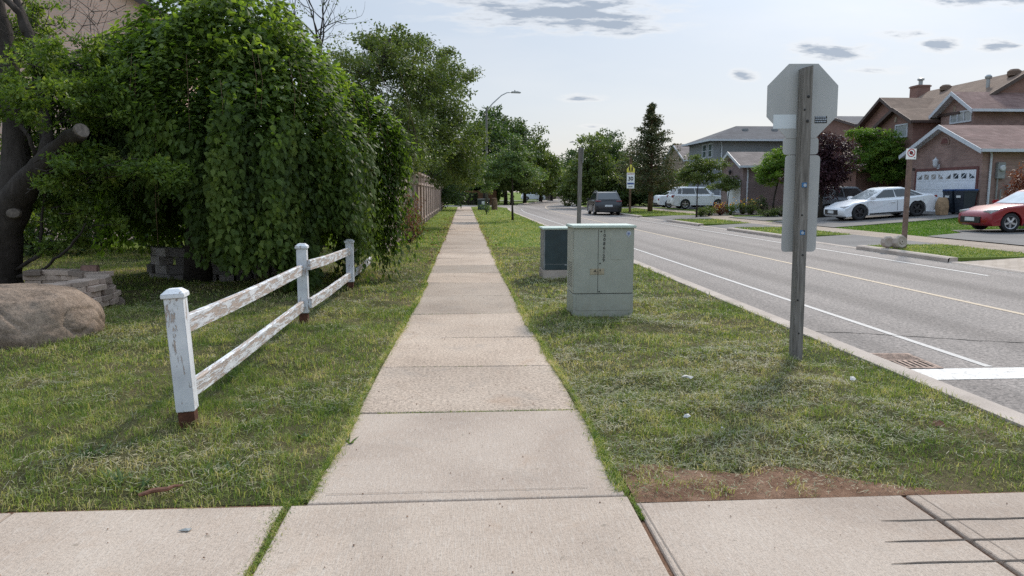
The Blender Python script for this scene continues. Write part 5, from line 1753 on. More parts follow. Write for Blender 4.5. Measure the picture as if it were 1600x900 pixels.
mb.add(V, F_).build('post', M['old_wood'], ss, bevel=.004)
mb = MB()
for z, x in ((1.16, .012), (1.30, -.01), (2.2, -.02), (.55, -.02), (.95, .01), (.25, .0)):
    mb.lathe([(.010, 0), (.009, .002), (.004, .0035)], 8, Matrix.Translation((x, -.0455, z)) @ Matrix.Rotation(math.pi / 2, 4, 'X'))
for z in (zD(152, DS), zD(190, DS)):
    mb.lathe([(.013, 0), (.013, .004), (.008, .008)], 8, Matrix.Translation((.008, -.0455, z)) @ Matrix.Rotation(math.pi / 2, 4, 'X'))
mb.build('bolt', M['ink'], ss)
zc = zD(157, DS); ro = .315 / math.cos(math.pi / 8)
octp = [(ro * math.cos(math.pi / 8 + k * math.pi / 4), zc + ro * math.sin(math.pi / 8 + k * math.pi / 4)) for k in range(8)]
oc = MB().prism(octp, 'y', .047, .050).build('octagon_plate', M['sign_back'], ss)
MB().prism(octp, 'y', .0503, .0508).build('red_face', M['sign_red'], oc)
MB().box(-.255, -.052, .0455, .0468, zD(200, DS), zD(178, DS)).build('pale_patch', M['sign_patch'], oc)
stk = MB().box(.115, .225, .0455, .0468, zD(192, DS), zD(181, DS)).build('black_sticker', M['ink'], oc)
mb = MB()
for r_ in range(3):
    zz = zD(191, DS) + .004 + r_ * .0195
    x = .120
    while x < .215:
        w = random.uniform(.007, .016); mb.box(x, min(x + w, .221), .0446, .0454, zz, zz + .010); x += w + .004
mb.build('sticker_lettering', M['sticker_pale'], stk)


def rounded(w, z0, z1, r=.03, x=0.0, n=4):
    P = []
    for (cx, cz, a0) in ((x + w - r, z1 - r, 0), (x - w + r, z1 - r, 90), (x - w + r, z0 + r, 180), (x + w - r, z0 + r, 270)):
        for k in range(n + 1):
            a = R(a0 + 90 * k / n); P.append((cx + r * math.cos(a), cz + r * math.sin(a)))
    return P


MB().prism(rounded(.160, zD(241, DS), zD(214, DS), .03), 'y', .051, .0535).build('tab_plate', M['sign_back'], ss)
bdp = MB().prism(rounded(.158, zD(394, DS), zD(242, DS), .035), 'y', .047, .0498).build('lower_board', M['sign_back'], ss)
bdp.rotation_euler = (0, .012, 0)
for z, m2 in ((zD(289, DS), 'sticker_pale'), (zD(363, DS), 'sticker_blue')):
    s_ = MB().box(-.022, .022, -.0475, -.0458, z - .020, z + .020).build('square_sticker', M['sticker_blue'], ss)
    MB().lathe([(.014, 0), (.014, .0012)], 12, Matrix.Translation((0 if m2 == 'sticker_blue' else .006, -.0477, z - .002)) @ Matrix.Rotation(math.pi / 2, 4, 'X')).build('disc', M['sticker_pale'], s_)

# plain signpost with an edge-on sign, near boulevard
pb = atD(904, 380, 22); base = Vector((pb.x, pb.y, 0)); Dq = 22
sp2 = thing('sign_post', 'plain grey wooden signpost with edge-on sign boards behind the pale cabinet', 'traffic sign', base)
tp = atD(907.5, 230, Dq); sp2.rotation_euler = (0, math.atan2(tp.x - base.x, tp.z), 0); HP = tp.z
MB().box(-.062, .05, -.05, .05, -.1, HP).build('post', M['old_wood'], sp2, bevel=.006)
MB().box(.054, .058, -.16, .30, HP - .46, HP - .02).build('sign_plate', M['sign_back'], sp2)

# no stopping sign across the road
base = Vector((11.77, 19.02, 0)); Dq = base.y * math.cos(YAW) + base.x * math.sin(YAW)
ns = thing('no_stopping_sign', 'small white sign with a red ring on a reddish brown leaning post', 'traffic sign', base)
tp = atD(1422.5, 232, Dq); ln = math.atan2(tp.x - base.x, tp.z); ns.rotation_euler = (0, ln, 0); HP = tp.z
MB().box(-.055, .055, -.045, .045, -.1, HP - .02).build('post', simple('post_reddish', (.20, .13, .105), .85, var=.25, scale=12, bump=.4), ns, bevel=.005)
pz = HP - .135
pp = MB().box(-.14, .14, -.055, -.049, pz - .15, pz + .13).build('sign_plate', M['sign_white'], ns, bevel=.001)
def ringp(mb, r0, r1, x, yv, z, n=24, yv2=None):
    mb.lathe([(r0, 0), (r1, 0), (r1, .002), (r0, .002)], n, Matrix.Translation((x, yv, z)) @ Matrix.Rotation(math.pi / 2, 4, 'X'), closed=True)
    return mb
ringp(MB(), .085, .108, 0, -.0555, pz + .02).add([(-.067 , -.0582, pz + .075), (-.05, -.0582, pz + .09), (.072, -.0582, pz - .032), (.055, -.0582, pz - .047)], [(0, 1, 2, 3)]).build('red_ring', M['sign_red'], pp)
oc8 = [(.052 * math.cos(math.pi / 8 + k * math.pi / 4), pz + .02 + .052 * math.sin(math.pi / 8 + k * math.pi / 4)) for k in range(8)]
MB().prism(oc8, 'y', -.0574, -.0556).build('black_octagon', M['ink'], pp)
MB().prism([(.075, pz - .105), (.105, pz - .088), (.105, pz - .122)], 'y', -.0574, -.0556).box(.105, .12, -.0574, -.0556, pz - .11, pz - .10).build('arrow', M['ink'], pp)
# toppled concrete footings beside it
for k, (x, y, rz, rx, lb) in enumerate(((-.22, -.12, .5, .15, 'broken round concrete footing lying at the sign post, right piece'), (-.46, .0, .2, .0, 'broken curved concrete footing lying at the sign post, left piece'))):
    Mx = Matrix.Rotation(math.pi / 2, 4, 'Y')
    mb = MB().lathe([(.08, -.11), (.15, -.13), (.185, -.09), (.185, .09), (.15, .13), (.08, .11)] if k == 0 else [(.04, -.07), (.12, -.10), (.165, -.06), (.17, .05), (.12, .08), (.04, .06)], 9, Mx)
    if k == 0: mb.lathe([(.02, -.132), (.065, -.134), (.065, -.1), (.02, -.1)], 10, Mx, closed=True)
    o = mb.build('concrete_footing', M['kerb'], None, smooth=False, bevel=.006); o.location = (11.77 + x, 19.02 + y, .175); o.rotation_euler = (0, rx, rz + 1.2)
    tag(o, lb, 'concrete footing')

# school zone speed sign
p = atD(984, 330, 53); base = Vector((p.x, p.y, .03)); Dq = 53
sg = thing('speed_sign', 'white speed limit sign reading 30 below a yellow school crossing sign', 'traffic sign', base)
MB().box(-.07, .07, -.06, .06, -.1, 3.9).build('post', M['bark_brown'], sg, bevel=.008)
def z62(py): return atD(984, py, Dq).z - .03
pl = MB().box(-.275, .275, -.075, -.065, z62(288), z62(270)).build('speed_plate', M['sign_white'], sg, bevel=.002)
text('number', '30', .38, (0, -.078, z62(279.5)), FACE_CAM, M['ink'], pl, bold=.012)
text('heading', 'MAXIMUM', .10, (0, -.078, z62(272)), FACE_CAM, M['sign_red'], pl, bold=.003)
pl = MB().box(-.27, .27, -.075, -.065, z62(294.5), z62(288.3)).build('info_plate', M['sign_white'], sg, bevel=.002)
MB().box(-.24, .24, -.079, -.0755, z62(288.2), z62(285.4)).build('blue_band', M['plate_blue'], sg)
text('unit', 'km/h', .15, (0, -.079, z62(291.5)), FACE_CAM, M['ink'], pl, bold=.003)
hw = .285; zt = z62(256.5); zb = z62(269.6); zs = zt - .34
pl = MB().prism([(-hw, zb), (hw, zb), (hw, zs), (0, zt), (-hw, zs)], 'y', -.075, -.065).build('school_plate', M['sign_yellow'], sg)
mb = MB()
for sx_ in (-.09, .09):
    mb.lathe([(.045, 0), (.045, .003)], 10, Matrix.Translation((sx_, -.076, zb + .42)) @ Matrix.Rotation(math.pi / 2, 4, 'X'))
    mb.prism([(sx_ - .06, zb + .2), (sx_ + .06, zb + .2), (sx_ + .05, zb + .37), (sx_ - .05, zb + .37)], 'y', -.079, -.076)
    mb.prism([(sx_ - .07, zb + .05), (sx_ - .03, zb + .05), (sx_ + .01, zb + .2), (sx_ - .05, zb + .2)], 'y', -.079, -.076)
    mb.prism([(sx_ + .07, zb + .05), (sx_ + .03, zb + .05), (sx_ - .0, zb + .2), (sx_ + .05, zb + .2)], 'y', -.0795, -.0765)
mb.build('walking_figures', M['ink'], pl)

# ================================================================== STREET LAMPS
def lamp(label, base, h, arm, side, rise=1.2):
    """side +1 : arm towards +X"""
    t = thing('street_lamp', label, 'street lamp', base, 0, 'street lamps along the road')
    hp = h - rise
    MB().tube([(0, 0, -.1), (0, 0, hp * .5), (0, 0, hp + .15)], [.12, .09, .065], 10).build('pole', M['concrete_pole'], t, smooth=True)
    s = side
    MB().tube([(0, 0, hp - .1), (s * arm * .25, 0, hp + rise * .35), (s * arm * .6, 0, hp + rise * .82), (s * arm * .82, 0, hp + rise * .98), (s * arm, 0, hp + rise)], [.045, .042, .038, .034, .03], 8).build('arm', M['galv'], t, smooth=True)
    hd = MB().prism([(s * (arm - .05), hp + rise - .04), (s * (arm - .0), hp + rise + .06), (s * (arm + .45), hp + rise + .07), (s * (arm + .72), hp + rise), (s * (arm + .68), hp + rise - .06)][::s], 'y', -.15, .15).build('lamp_head', M['galv'], t, bevel=.02)
    MB().lathe([(.035, 0), (.035, .09), (.02, .1)], 8, Matrix.Translation((s * (arm + .25), 0, hp + rise + .07))).build('sensor', M['black'], hd)


p = atD(760, 165, 56); pe = atD(812, 144, 56)
lamp('near left street lamp with a long arm above the trees', (p.x, p.y, 0), pe.z, pe.x - p.x - .6, 1, 1.25)
p = atD(916, 232, 108); pe = atD(892, 221, 108)
lamp('street lamp on the right of the road with its arm to the left', (p.x, p.y, -.1), pe.z, p.x - pe.x - .5, -1, .9)
p = atD(866, 256, 172); pe = atD(881, 251.5, 172)
lamp('farthest street lamp at the bend of the road', (p.x, p.y, -.3), pe.z + .3, max(1.2, pe.x - p.x - .6), 1, .8)

# ================================================================== CATCH BASIN
gx0, gx1, gy0, gy1 = 3.88, 4.42, 6.40, 6.98
cbn = thing('storm_drain', 'rusty slotted storm drain grate in the gutter by the stop bar', 'drain grate', ((gx0 + gx1) / 2, (gy0 + gy1) / 2, -.118), R(-4))
a, b = .27, .31
MB().box(-a, a, -b, b, .0015, .003).build('pit', M['void'], cbn)
MB().box(-a, a, -b, -b + .035, .003, .012).box(-a, a, b - .035, b, .003, .012).box(-a, -a + .035, -b + .035, b - .035, .003, .012).box(a - .035, a, -b + .035, b - .035, .003, .012).build('frame', M['grate'], cbn)
mb = MB()
for i in range(9):
    t = -a + .045 + i * .055
    mb.box(t, t + .026, -b + .035, -.012, .003, .010)
for i in range(6):
    t = -b + .345 + i * .05
    if t < b - .05: mb.box(-a + .035, a - .035, t, t + .024, .003, .010)
mb.box(-a + .035, a - .035, -.012, .014, .003, .0105)
mb.build('bars', M['grate'], cbn)

# ================================================================== LITTER
def scrap(name, label, cat, px, py, pts, mat, z=.045, rz=0.0):
    r = ray(px, py); t = (z - 1.5) / r[2]
    V = [Vector(p) for p in pts]; n = len(V)
    c = sum(V, Vector()) / n
    mb = MB().add([c + Vector((0, 0, .006))] + V + [v + Vector((0, 0, -.003)) for v in V], [(0, 1 + i, 1 + (i + 1) % n) for i in range(n)] + [(1 + i, 1 + n + i, 1 + n + (i + 1) % n, 1 + (i + 1) % n) for i in range(n)] + [tuple(1 + n + i for i in range(n - 1, -1, -1))])
    o = mb.build(name, mat); o.location = (r[0] * t, r[1] * t, z); o.rotation_euler = (0, 0, rz)
    return tag(o, label, cat)


scrap('paper_scrap', 'folded white and orange wrapper scrap on the right lawn', 'litter', 1074, 590, [(-.04, .03, 0), (-.01, .045, .012), (.012, .03, .01), (.035, -.05, .02), (.012, -.055, .004), (-.006, .01, .0)], M['paper'], .05)
scrap('plastic_scrap', 'crumpled clear plastic scrap on the right lawn', 'litter', 1073, 651, [(-.025, -.008, 0), (-.01, .018, .01), (.015, .02, .015), (.028, .0, .004), (.0, -.018, .0)], M['plastic'])
scrap('paper_scrap', 'small crumpled pale paper below the stop sign post', 'litter', 1332, 593, [(-.025, -.01, 0), (-.01, .02, .02), (.02, .015, .02), (.025, -.01, .004), (.0, -.02, .0)], M['paper'])
scrap('paper_scrap', 'tiny white paper fleck left of the stop sign post', 'litter', 1128, 668, [(-.009, -.004, 0), (0, .009, .004), (.01, 0, .0), (0, -.008, .0)], M['paper'])
scrap('brown_leaf', 'curled orange brown dead leaf on the grass near the kerb', 'leaf', 1467, 665, [(-.05, -.005, 0), (-.02, .03, .02), (.02, .028, .03), (.045, .0, .01), (.03, -.03, .0), (-.02, -.03, .008)], M['dead'])
scrap('glass_scrap', 'flat clear scrap lying on the concrete left of the grassy joint', 'litter', 289, 828, [(-.028, -.004, 0), (-.008, .012, .002), (.026, .012, .002), (.02, -.01, .001)], M['plastic'], .006)
r = ray(250, 771); t = (.03 - 1.5) / r[2]
st2 = MB().tube([(-.09, -.03, 0), (-.03, 0, .012), (.03, .008, .014), (.06, .03, .02), (.10, .035, .02)], [.009, .013, .012, .008, .004], 7).build('stick', M['stick'])
st2.location = (r[0] * t, r[1] * t, .035); tag(st2, 'short reddish brown broken stick on the grass by the concrete', 'stick')

mb = MB()


# ================================================================== VEHICLES
def vehicle(name, label, loc, heading, paint, L=4.6, W=1.8, H=1.45, axf=1.42, axr=-1.28, wr=.33, hood=(.72, .93), deck=(.98, 1.0), xa=.95, xrf=.25, xrr=-.95, xc=-1.75, group=None, pitch=0.0,
            rim='alloy', windscreen='wind_glass', tail=(.62, .80), lightz=(.56, .70), detail=True, ground=None, belt=None, rails=False, sill=.22, cat='car'):
    root = thing(name, label, cat, loc, heading, group)
    root.rotation_euler = (0, -pitch, heading)
    hl = L / 2
    zb = belt or hood[1]
    arch = wr + .055
    top = [(hl - .10, .20), (hl - .01, .30), (hl, .44), (hl - .03, .58), (hl - .12, hood[0] - .04), (hl - .28, hood[0] + .01), ((hl + xa) / 2, (hood[0] + hood[1]) / 2 + .035), (xa, hood[1]), ((xa + xc) / 2, zb + .0), (xc, deck[1])]
    if xc > -hl + .45: top += [((xc - hl) / 2 - .05, (deck[0] + deck[1]) / 2 + .012)]
    top += [(-hl + .16, deck[0]), (-hl + .05, deck[0] - .07), (-hl + .01, .62), (-hl, .46), (-hl + .03, .32), (-hl + .12, .24)]
    NT_ = len(top)
    bot = []
    for ax in (axr, axf):
        a0 = math.asin(max(-1, min(1, (sill - wr) / arch)))
        N_ = 12
        for k in range(N_ + 1):
            a = math.pi - a0 + (a0 * 2 - math.pi) * k / N_
            bot.append((ax + arch * math.cos(a), wr + arch * math.sin(a)))
    out = top + bot; m = len(out)
    lays = [(-1, .13, .085), (-.97, .075, .045), (-.88, .04, .02), (-.6, .015, .006), (0, 0, 0), (.6, .015, .006), (.88, .04, .02), (.97, .075, .045), (1, .13, .085)]
    V = []
    for (t, pull, drop) in lays:
        for i, (x, z) in enumerate(out):
            if i < NT_:
                e_ = min(1, max(0, (abs(x) - hl * .55) / (hl * .45)))
                x2 = x - math.copysign(pull * 1.5 * e_ ** 2, x)
                z2 = z - (drop if z > .6 else 0)
            else:
                x2, z2 = x, z
            yy = t * W / 2
            if abs(t) == 1 and (z < .42): yy *= .985
            V.append((x2, yy, z2))
    F_ = []
    for l in range(len(lays) - 1):
        for i in range(m):
            j = (i + 1) % m
            F_.append((l * m + i, l * m + j, (l + 1) * m + j, (l + 1) * m + i))
    F_ += [tuple(range(m - 1, -1, -1)), tuple((len(lays) - 1) * m + i for i in range(m))]
    body = MB().add(V, F_).build('body', M[paint], root)
    for p in body.data.polygons: p.use_smooth = len(p.vertices) == 4
    # smooth only across the shell : sharp arch edges keep themselves through the flat cap
    MB().box(-hl + .45, hl - .5, -W / 2 + .26, W / 2 - .26, .2, min(.62, hood[0] - .1)).build('underbody', M['black'], root)
    # cabin
    wb, wt = W / 2 - .085, W / 2 - .25
    z0 = zb - .03
    rings = [((xa + .03, xc - .03), wb + .01, z0), ((xrf + .06, xrr - .06), wt + .035, H - .065), ((xrf - .06, xrr + .05), wt - .03, H - .02), ((xrf - .35, xrr + .35), wt - .22, H)]
    V = []
    for (xx, w, z) in rings:
        V += [(xx[0], -w, z), (xx[0], w, z), (xx[1], w, z), (xx[1], -w, z)]
    F_ = [(k * 4 + i, k * 4 + (i + 1) % 4, k * 4 + 4 + (i + 1) % 4, k * 4 + 4 + i) for k in range(3) for i in range(4)] + [(12, 13, 14, 15)]
    roof = MB().add(V, F_).build('roof', M[paint], root, bevel=.02)

    def panel(nm, A, B, C_, D_, us, vs, mat, off=.012):
        """A,B base corners, C_,D_ top corners above B,A"""
        A, B, C_, D_ = map(Vector, (A, B, C_, D_))
        def P(u, v): return A.lerp(B, u).lerp(D_.lerp(C_, u), v)
        nn = (B - A).cross(D_ - A).normalized()
        ctr = Vector((0, 0, 1.0))
        if nn.dot(P(.5, .5) - ctr) < 0: nn = -nn
        q = [P(us[0], vs[0]), P(us[1], vs[0]), P(us[3], vs[1]), P(us[2], vs[1])]
        vv = [p + nn * off for p in q] + [p - nn * .01 for p in q]
        return MB().add(vv, [(0, 1, 2, 3), (7, 6, 5, 4), (0, 4, 5, 1), (1, 5, 6, 2), (2, 6, 7, 3), (3, 7, 4, 0)]).build(nm, M[mat], root)
    zt = H - .065
    # (u_base0,u_base1,u_top0,u_top1)
    Fr = [(xa + .03, -wb - .01, z0), (xa + .03, wb + .01, z0), (xrf + .06, wt + .035, zt), (xrf + .06, -wt - .035, zt)]
    panel('windscreen', *Fr, (.05, .95, .07, .93), (.10, .93), windscreen)
    Rr = [(xc - .03, -wb - .01, z0), (xc - .03, wb + .01, z0), (xrr - .06, wt + .035, zt), (xrr - .06, -wt - .035, zt)]
    panel('rear_window', *Rr, (.08, .92, .10, .90), (.14, .90), 'car_glass')
    for s in (-1, 1):
        S_ = [(xa + .03, s * (wb + .01), z0), (xc - .03, s * (wb + .01), z0), (xrr - .06, s * (wt + .035), zt), (xrf + .06, s * (wt + .035), zt)]
        panel('side_window', *S_, (.09, .44, .06, .42), (.16, .90), 'car_glass')
        panel('side_window', *S_, (.465, .80, .445, .84), (.16, .90), 'car_glass')
        panel('side_window', *S_, (.82, .92, .86, .95), (.18, .86), 'car_glass')
        if rails: MB().tube([(xrf - .1, s * (wt - .02), H - .01), (xrf - .2, s * (wt - .02), H + .04), (xrr + .2, s * (wt - .02), H + .04), (xrr + .1, s * (wt - .02), H - .01)], .016, 6).build('roof_rail', M['alloy'], root)
        yv = s * (W / 2 + .0012)
        mb = MB()
        for x in (xa - .02, (xa + xc) / 2 + .12, xc + .42 if xc < axr + .2 else axr + .38):
            mb.box(x - .006, x + .006, min(yv, yv - s * .01), max(yv, yv - s * .01), sill + .12, zb - .1)
        mb.box(axr + arch + .03, axf - arch - .03, min(yv, yv - s * .01), max(yv, yv - s * .01), sill + .005, sill + .07)
        mb.build('door_seam', M['black'], root)
        for x in ((xa + xc) / 2 + .22, xc + .62):
            MB().box(x - .0, x + .19, min(yv, yv + s * .03), max(yv, yv + s * .03), zb - .20, zb - .165).build('door_handle', M[paint], root, bevel=.008)
        MB().box(xa - .32, xa - .10, min(s * W / 2, s * (W / 2 + .17)), max(s * W / 2, s * (W / 2 + .17)), zb - .01, zb + .13).build('mirror', M[paint], root, bevel=.03)
        MB().prism([(hl - .50, lightz[0] + .05), (hl - .16, lightz[0]), (hl - .13, lightz[1] - .02), (hl - .46, lightz[1] + .04)], 'y', min(s * (W / 2 - .40), s * (W / 2 - .028)), max(s * (W / 2 - .40), s * (W / 2 - .028))).build('headlight', M['lamp_clear'], root, bevel=.012)
        MB().prism([(-hl + .40, tail[0] + .06), (-hl + .06, tail[0]), (-hl + .075, tail[1]), (-hl + .34, tail[1])][::-1], 'y', min(s * (W / 2 - .42), s * (W / 2 - .022)), max(s * (W / 2 - .42), s * (W / 2 - .022))).build('taillight', M['lamp_red'], root, bevel=.012)
    # nose and tail details
    MB().box(hl - .10, hl + .006, -W / 2 + .34, W / 2 - .34, .30, .52).build('grille', M['black'], root, bevel=.01)
    MB().box(hl - .02, hl + .016, -.26, .26, .36, .49).build('licence_plate', M['plate'], root, bevel=.003)
    MB().box(-hl - .006, -hl + .10, -W / 2 + .3, W / 2 - .3, .26, .42).build('rear_bumper', M['black'], root, bevel=.01)
    MB().box(-hl - .016, -hl + .05, -.26, .26, .60, .73).build('licence_plate', M['plate'], root, bevel=.003)
    for ax in (axf, axr):
        for s in (-1, 1):
            Mx = Matrix.Translation((ax, s * (W / 2 - .13), wr)) @ Matrix.Rotation(-s * math.pi / 2, 4, 'X')
            wh = MB().lathe([(wr * .66, -.10), (wr * .93, -.105), (wr, -.075), (wr, .075), (wr * .93, .105), (wr * .67, .095)], 28, Mx, closed=True).build('wheel', M['rubber'], root, smooth=True)
            mb = MB().lathe([(wr * .66, -.02), (wr * .70, .08), (wr * .67, .096), (wr * .62, .09), (wr * .60, .02), (.001, .02)], 28, Mx, closed=True)
            for k in range(5):
                a = 2 * math.pi * k / 5 + .3
                Mk = Mx @ Matrix.Rotation(a, 4, 'Z')
                mb.prism([(.03, -.035), (wr * .63, -.055), (wr * .63, .055), (.03, .035)], 'z', .03, .07) if False else mb.add([Mk @ Vector(q) for q in ((.02, -.045, .03), (wr * .64, -.05, .03), (wr * .64, .05, .03), (.02, .045, .03), (.02, -.03, .088), (wr * .64, -.036, .075), (wr * .64, .036, .075), (.02, .03, .088))], [(4, 5, 6, 7), (0, 1, 5, 4), (1, 2, 6, 5), (2, 3, 7, 6), (3, 0, 4, 7)])
            mb.lathe([(.05, .02), (.05, .092), (.03, .1)], 12, Mx)
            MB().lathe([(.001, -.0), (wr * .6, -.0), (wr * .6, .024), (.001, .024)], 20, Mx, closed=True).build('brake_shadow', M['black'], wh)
            mb.build('rim', M[rim], wh)
    return root


def park(px, py_ground, D, dz=0.0):
    p = atD(px, py_ground, D)
    return p


# white sedan, nose to the road (heading -X)
cx = atD(1374, 330, 34.0); z_ = float(fz(cx.x, cx.y))
pt = math.atan2(float(fz(cx.x + 1.3, cx.y) - fz(cx.x - 1.3, cx.y)), 2.6)
vehicle('parked_car', 'white four door sedan with black wheels parked on the driveway', (cx.x, cx.y, z_ + .03), math.pi, 'p_white', L=4.55, W=1.80, H=1.38, axf=1.38, axr=-1.28, wr=.345, hood=(.68, .90), deck=(.96, 1.0), xa=1.05, xrf=.10, xrr=-.72, xc=-1.98,
        pitch=-pt, rim='alloy_dark', group=None, lightz=(.58, .66), tail=(.80, .90))
cx = Vector((20.15, 25.0, 0)); z_ = float(fz(cx.x, cx.y))
vehicle('parked_car', 'red hatchback with silver five spoke wheels at the right edge', (cx.x, cx.y, z_ + .03), math.pi - R(3), 'p_red', L=4.5, W=1.78, H=1.47, axf=1.36, axr=-1.28, wr=.325, hood=(.74, .96), deck=(1.04, 1.06), xa=.92, xrf=.1, xrr=-1.2, xc=-2.0,
        pitch=0, rim='alloy', windscreen='wind_glass', lightz=(.62, .74))
cx = atD(1318, 320, 39.5); z_ = float(fz(cx.x, cx.y))
vehicle('parked_car', 'dark grey crossover half hidden behind the white sedan and purple tree', (cx.x, cx.y, z_ + .03), 0, 'p_grey', L=4.65, W=1.86, H=1.66, axf=1.38, axr=-1.32, wr=.36, hood=(.88, 1.06), deck=(1.06, 1.10), xa=1.05, xrf=.3, xrr=-1.6, xc=-2.12, windscreen='car_glass', rim='alloy_dark', tail=(.9, 1.05), lightz=(.74, .86))
vehicle('parked_car', 'dark blue-black crossover parked at the far kerb, seen from behind', (10.12, 53.3, -.118), math.pi / 2 - R(2), 'p_dark', L=4.7, W=1.90, H=1.64, axf=1.38, axr=-1.35, wr=.37, hood=(.92, 1.06), deck=(1.02, 1.08), xa=1.0, xrf=.3, xrr=-1.5, xc=-2.22, windscreen='car_glass', rails=True, tail=(.96, 1.02), lightz=(.78, .9))
for (px, D, hd, pk, L_, H_, lb, kw) in ((1090, 60.5, math.pi + R(180), 'p_white', 4.8, 1.76, 'white crossover behind the umbrella shaped tree, nearest of the white cars', dict(hood=(.92, 1.12), deck=(1.10, 1.14), xa=1.1, xrf=.4, xrr=-1.8, xc=-2.2, wr=.37, tail=(.9, 1.08))),
                                        (1064, 64.5, 0, 'p_white', 4.6, 1.46, 'low white car between the silver van and the white crossover', dict(hood=(.74, .96), deck=(1.06, 1.08), xa=.95, xrf=.15, xrr=-.95, xc=-1.75)),
                                        (1062, 71, math.pi, 'p_silver', 5.0, 1.8, 'silver white van parked beyond the two white cars', dict(hood=(.86, 1.06), deck=(1.06, 1.1), xa=1.5, xrf=.55, xrr=-2.0, xc=-2.35, axf=1.6, axr=-1.5, wr=.35))):
    p = atD(px, 312, D)
    vehicle('parked_car', lb, (p.x, p.y, float(fz(p.x, p.y)) + .03), hd, pk, L=L_, H=H_, group='white cars in the far driveway', **kw)
p = atD(975, 312, 84)
vehicle('parked_car', 'pale car far away behind the dark crossover at the kerb', (p.x, p.y, float(fz(p.x, p.y)) + .03), 0, 'p_silver', L=4.6, H=1.5)
p = atD(833, 310, 140)
vehicle('parked_car', 'white off-roader with black windows crossing far down the road', (p.x, p.y, -.116), 0, 'p_white', L=4.6, W=1.9, H=1.85, hood=(1.0, 1.12), deck=(1.1, 1.14), xa=.8, xrf=.5, xrr=-1.9, xc=-2.1, wr=.4)
tag(grid('gravel_drive', lambda y: (p.x - 12, p.x + 4), yr(136, 146, 2), 2, lambda x, y: np.full(np.shape(x), -.117), M['drive'], thick=0), kind='structure')

# wheelie bins and paper bag by the garage
def bin_(label, x, y, rz):
    z = float(fz(x, y)) + .03
    t = thing('wheeled_bin', label, 'bin', (x, y, z), rz, 'bins by the garage')
    V = []
    for (w, d, zz) in ((.23, .26, .06), (.29, .33, .95), (.31, .35, .97), (.31, .35, 1.02)):
        V += [(-w, -d, zz), (w, -d, zz), (w, d, zz), (-w, d, zz)]
    F_ = [(k * 4 + i, k * 4 + (i + 1) % 4, k * 4 + 4 + (i + 1) % 4, k * 4 + 4 + i) for k in range(3) for i in range(4)] + [(3, 2, 1, 0), (12, 13, 14, 15)]
    b = MB().add(V, F_).build('body', M['bin'], t, bevel=.02)
    MB().box(-.32, .32, -.36, .40, 1.02, 1.10).build('lid', M['bin_lid'], t, bevel=.03)
    MB().box(-.12, .12, -.345, -.325, .72, .82).build('logo_plate', M['plate'], b)
    for s in (-1, 1):
        MB().lathe([(.1, -.03), (.11, 0), (.1, .03)], 12, Matrix.Translation((s * .27, .26, .10)) @ Matrix.Rotation(math.pi / 2, 4, 'Y')).build('wheel', M['rubber'], t)


for i, (px, D, lb) in enumerate(((1488, 33.3, 'dark wheeled bin with blue lid, left of the two by the garage door'), (1506, 32.7, 'dark wheeled bin with blue lid, right of the two by the garage corner'))):
    p = atD(px, 335, D); bin_(lb, p.x, p.y, -math.pi / 2 + .1)
p = atD(1471, 336, 33.0)
V = []
for (w, d, zz) in ((.2, .15, 0), (.22, .17, .35), (.21, .14, .6), (.17, .06, .78)):
    V += [(-w, -d, zz), (w, -d, zz + .01), (w, d, zz), (-w, d, zz + .02)]
o = MB().add(V, [(k * 4 + i, k * 4 + (i + 1) % 4, k * 4 + 4 + (i + 1) % 4, k * 4 + 4 + i) for k in range(3) for i in range(4)] + [(3, 2, 1, 0), (12, 13, 14, 15)]).build('yard_waste_bag', M['paper_bag'], bevel=.015)
o.location = (p.x, p.y, float(fz(p.x, p.y)) + .03); tag(o, 'brown paper yard waste bag beside the wheeled bins', 'paper bag')


# ================================================================== HOUSES
def chevron(mb, c0, c1, ze, zr, a, b, axis, oh=.35, th=.12, drop=0.0):
    """gabled roof shell. profile across c0..c1, extruded a..b along axis"""
    cm = (c0 + c1) / 2; p = (zr - ze) / (cm - c0)
    lo = ze - oh * p - drop; zr -= drop
    L_, R_ = [(c0 - oh, lo), (cm, zr), (cm, zr - th), (c0 - oh, lo - th)], [(cm, zr), (c1 + oh, lo), (c1 + oh, lo - th), (cm, zr - th)]
    mb.prism([(c0 - oh, lo), (cm, zr), (c1 + oh, lo), (c1 + oh, lo - th), (cm, zr - th), (c0 - oh, lo - th)], axis, a, b)


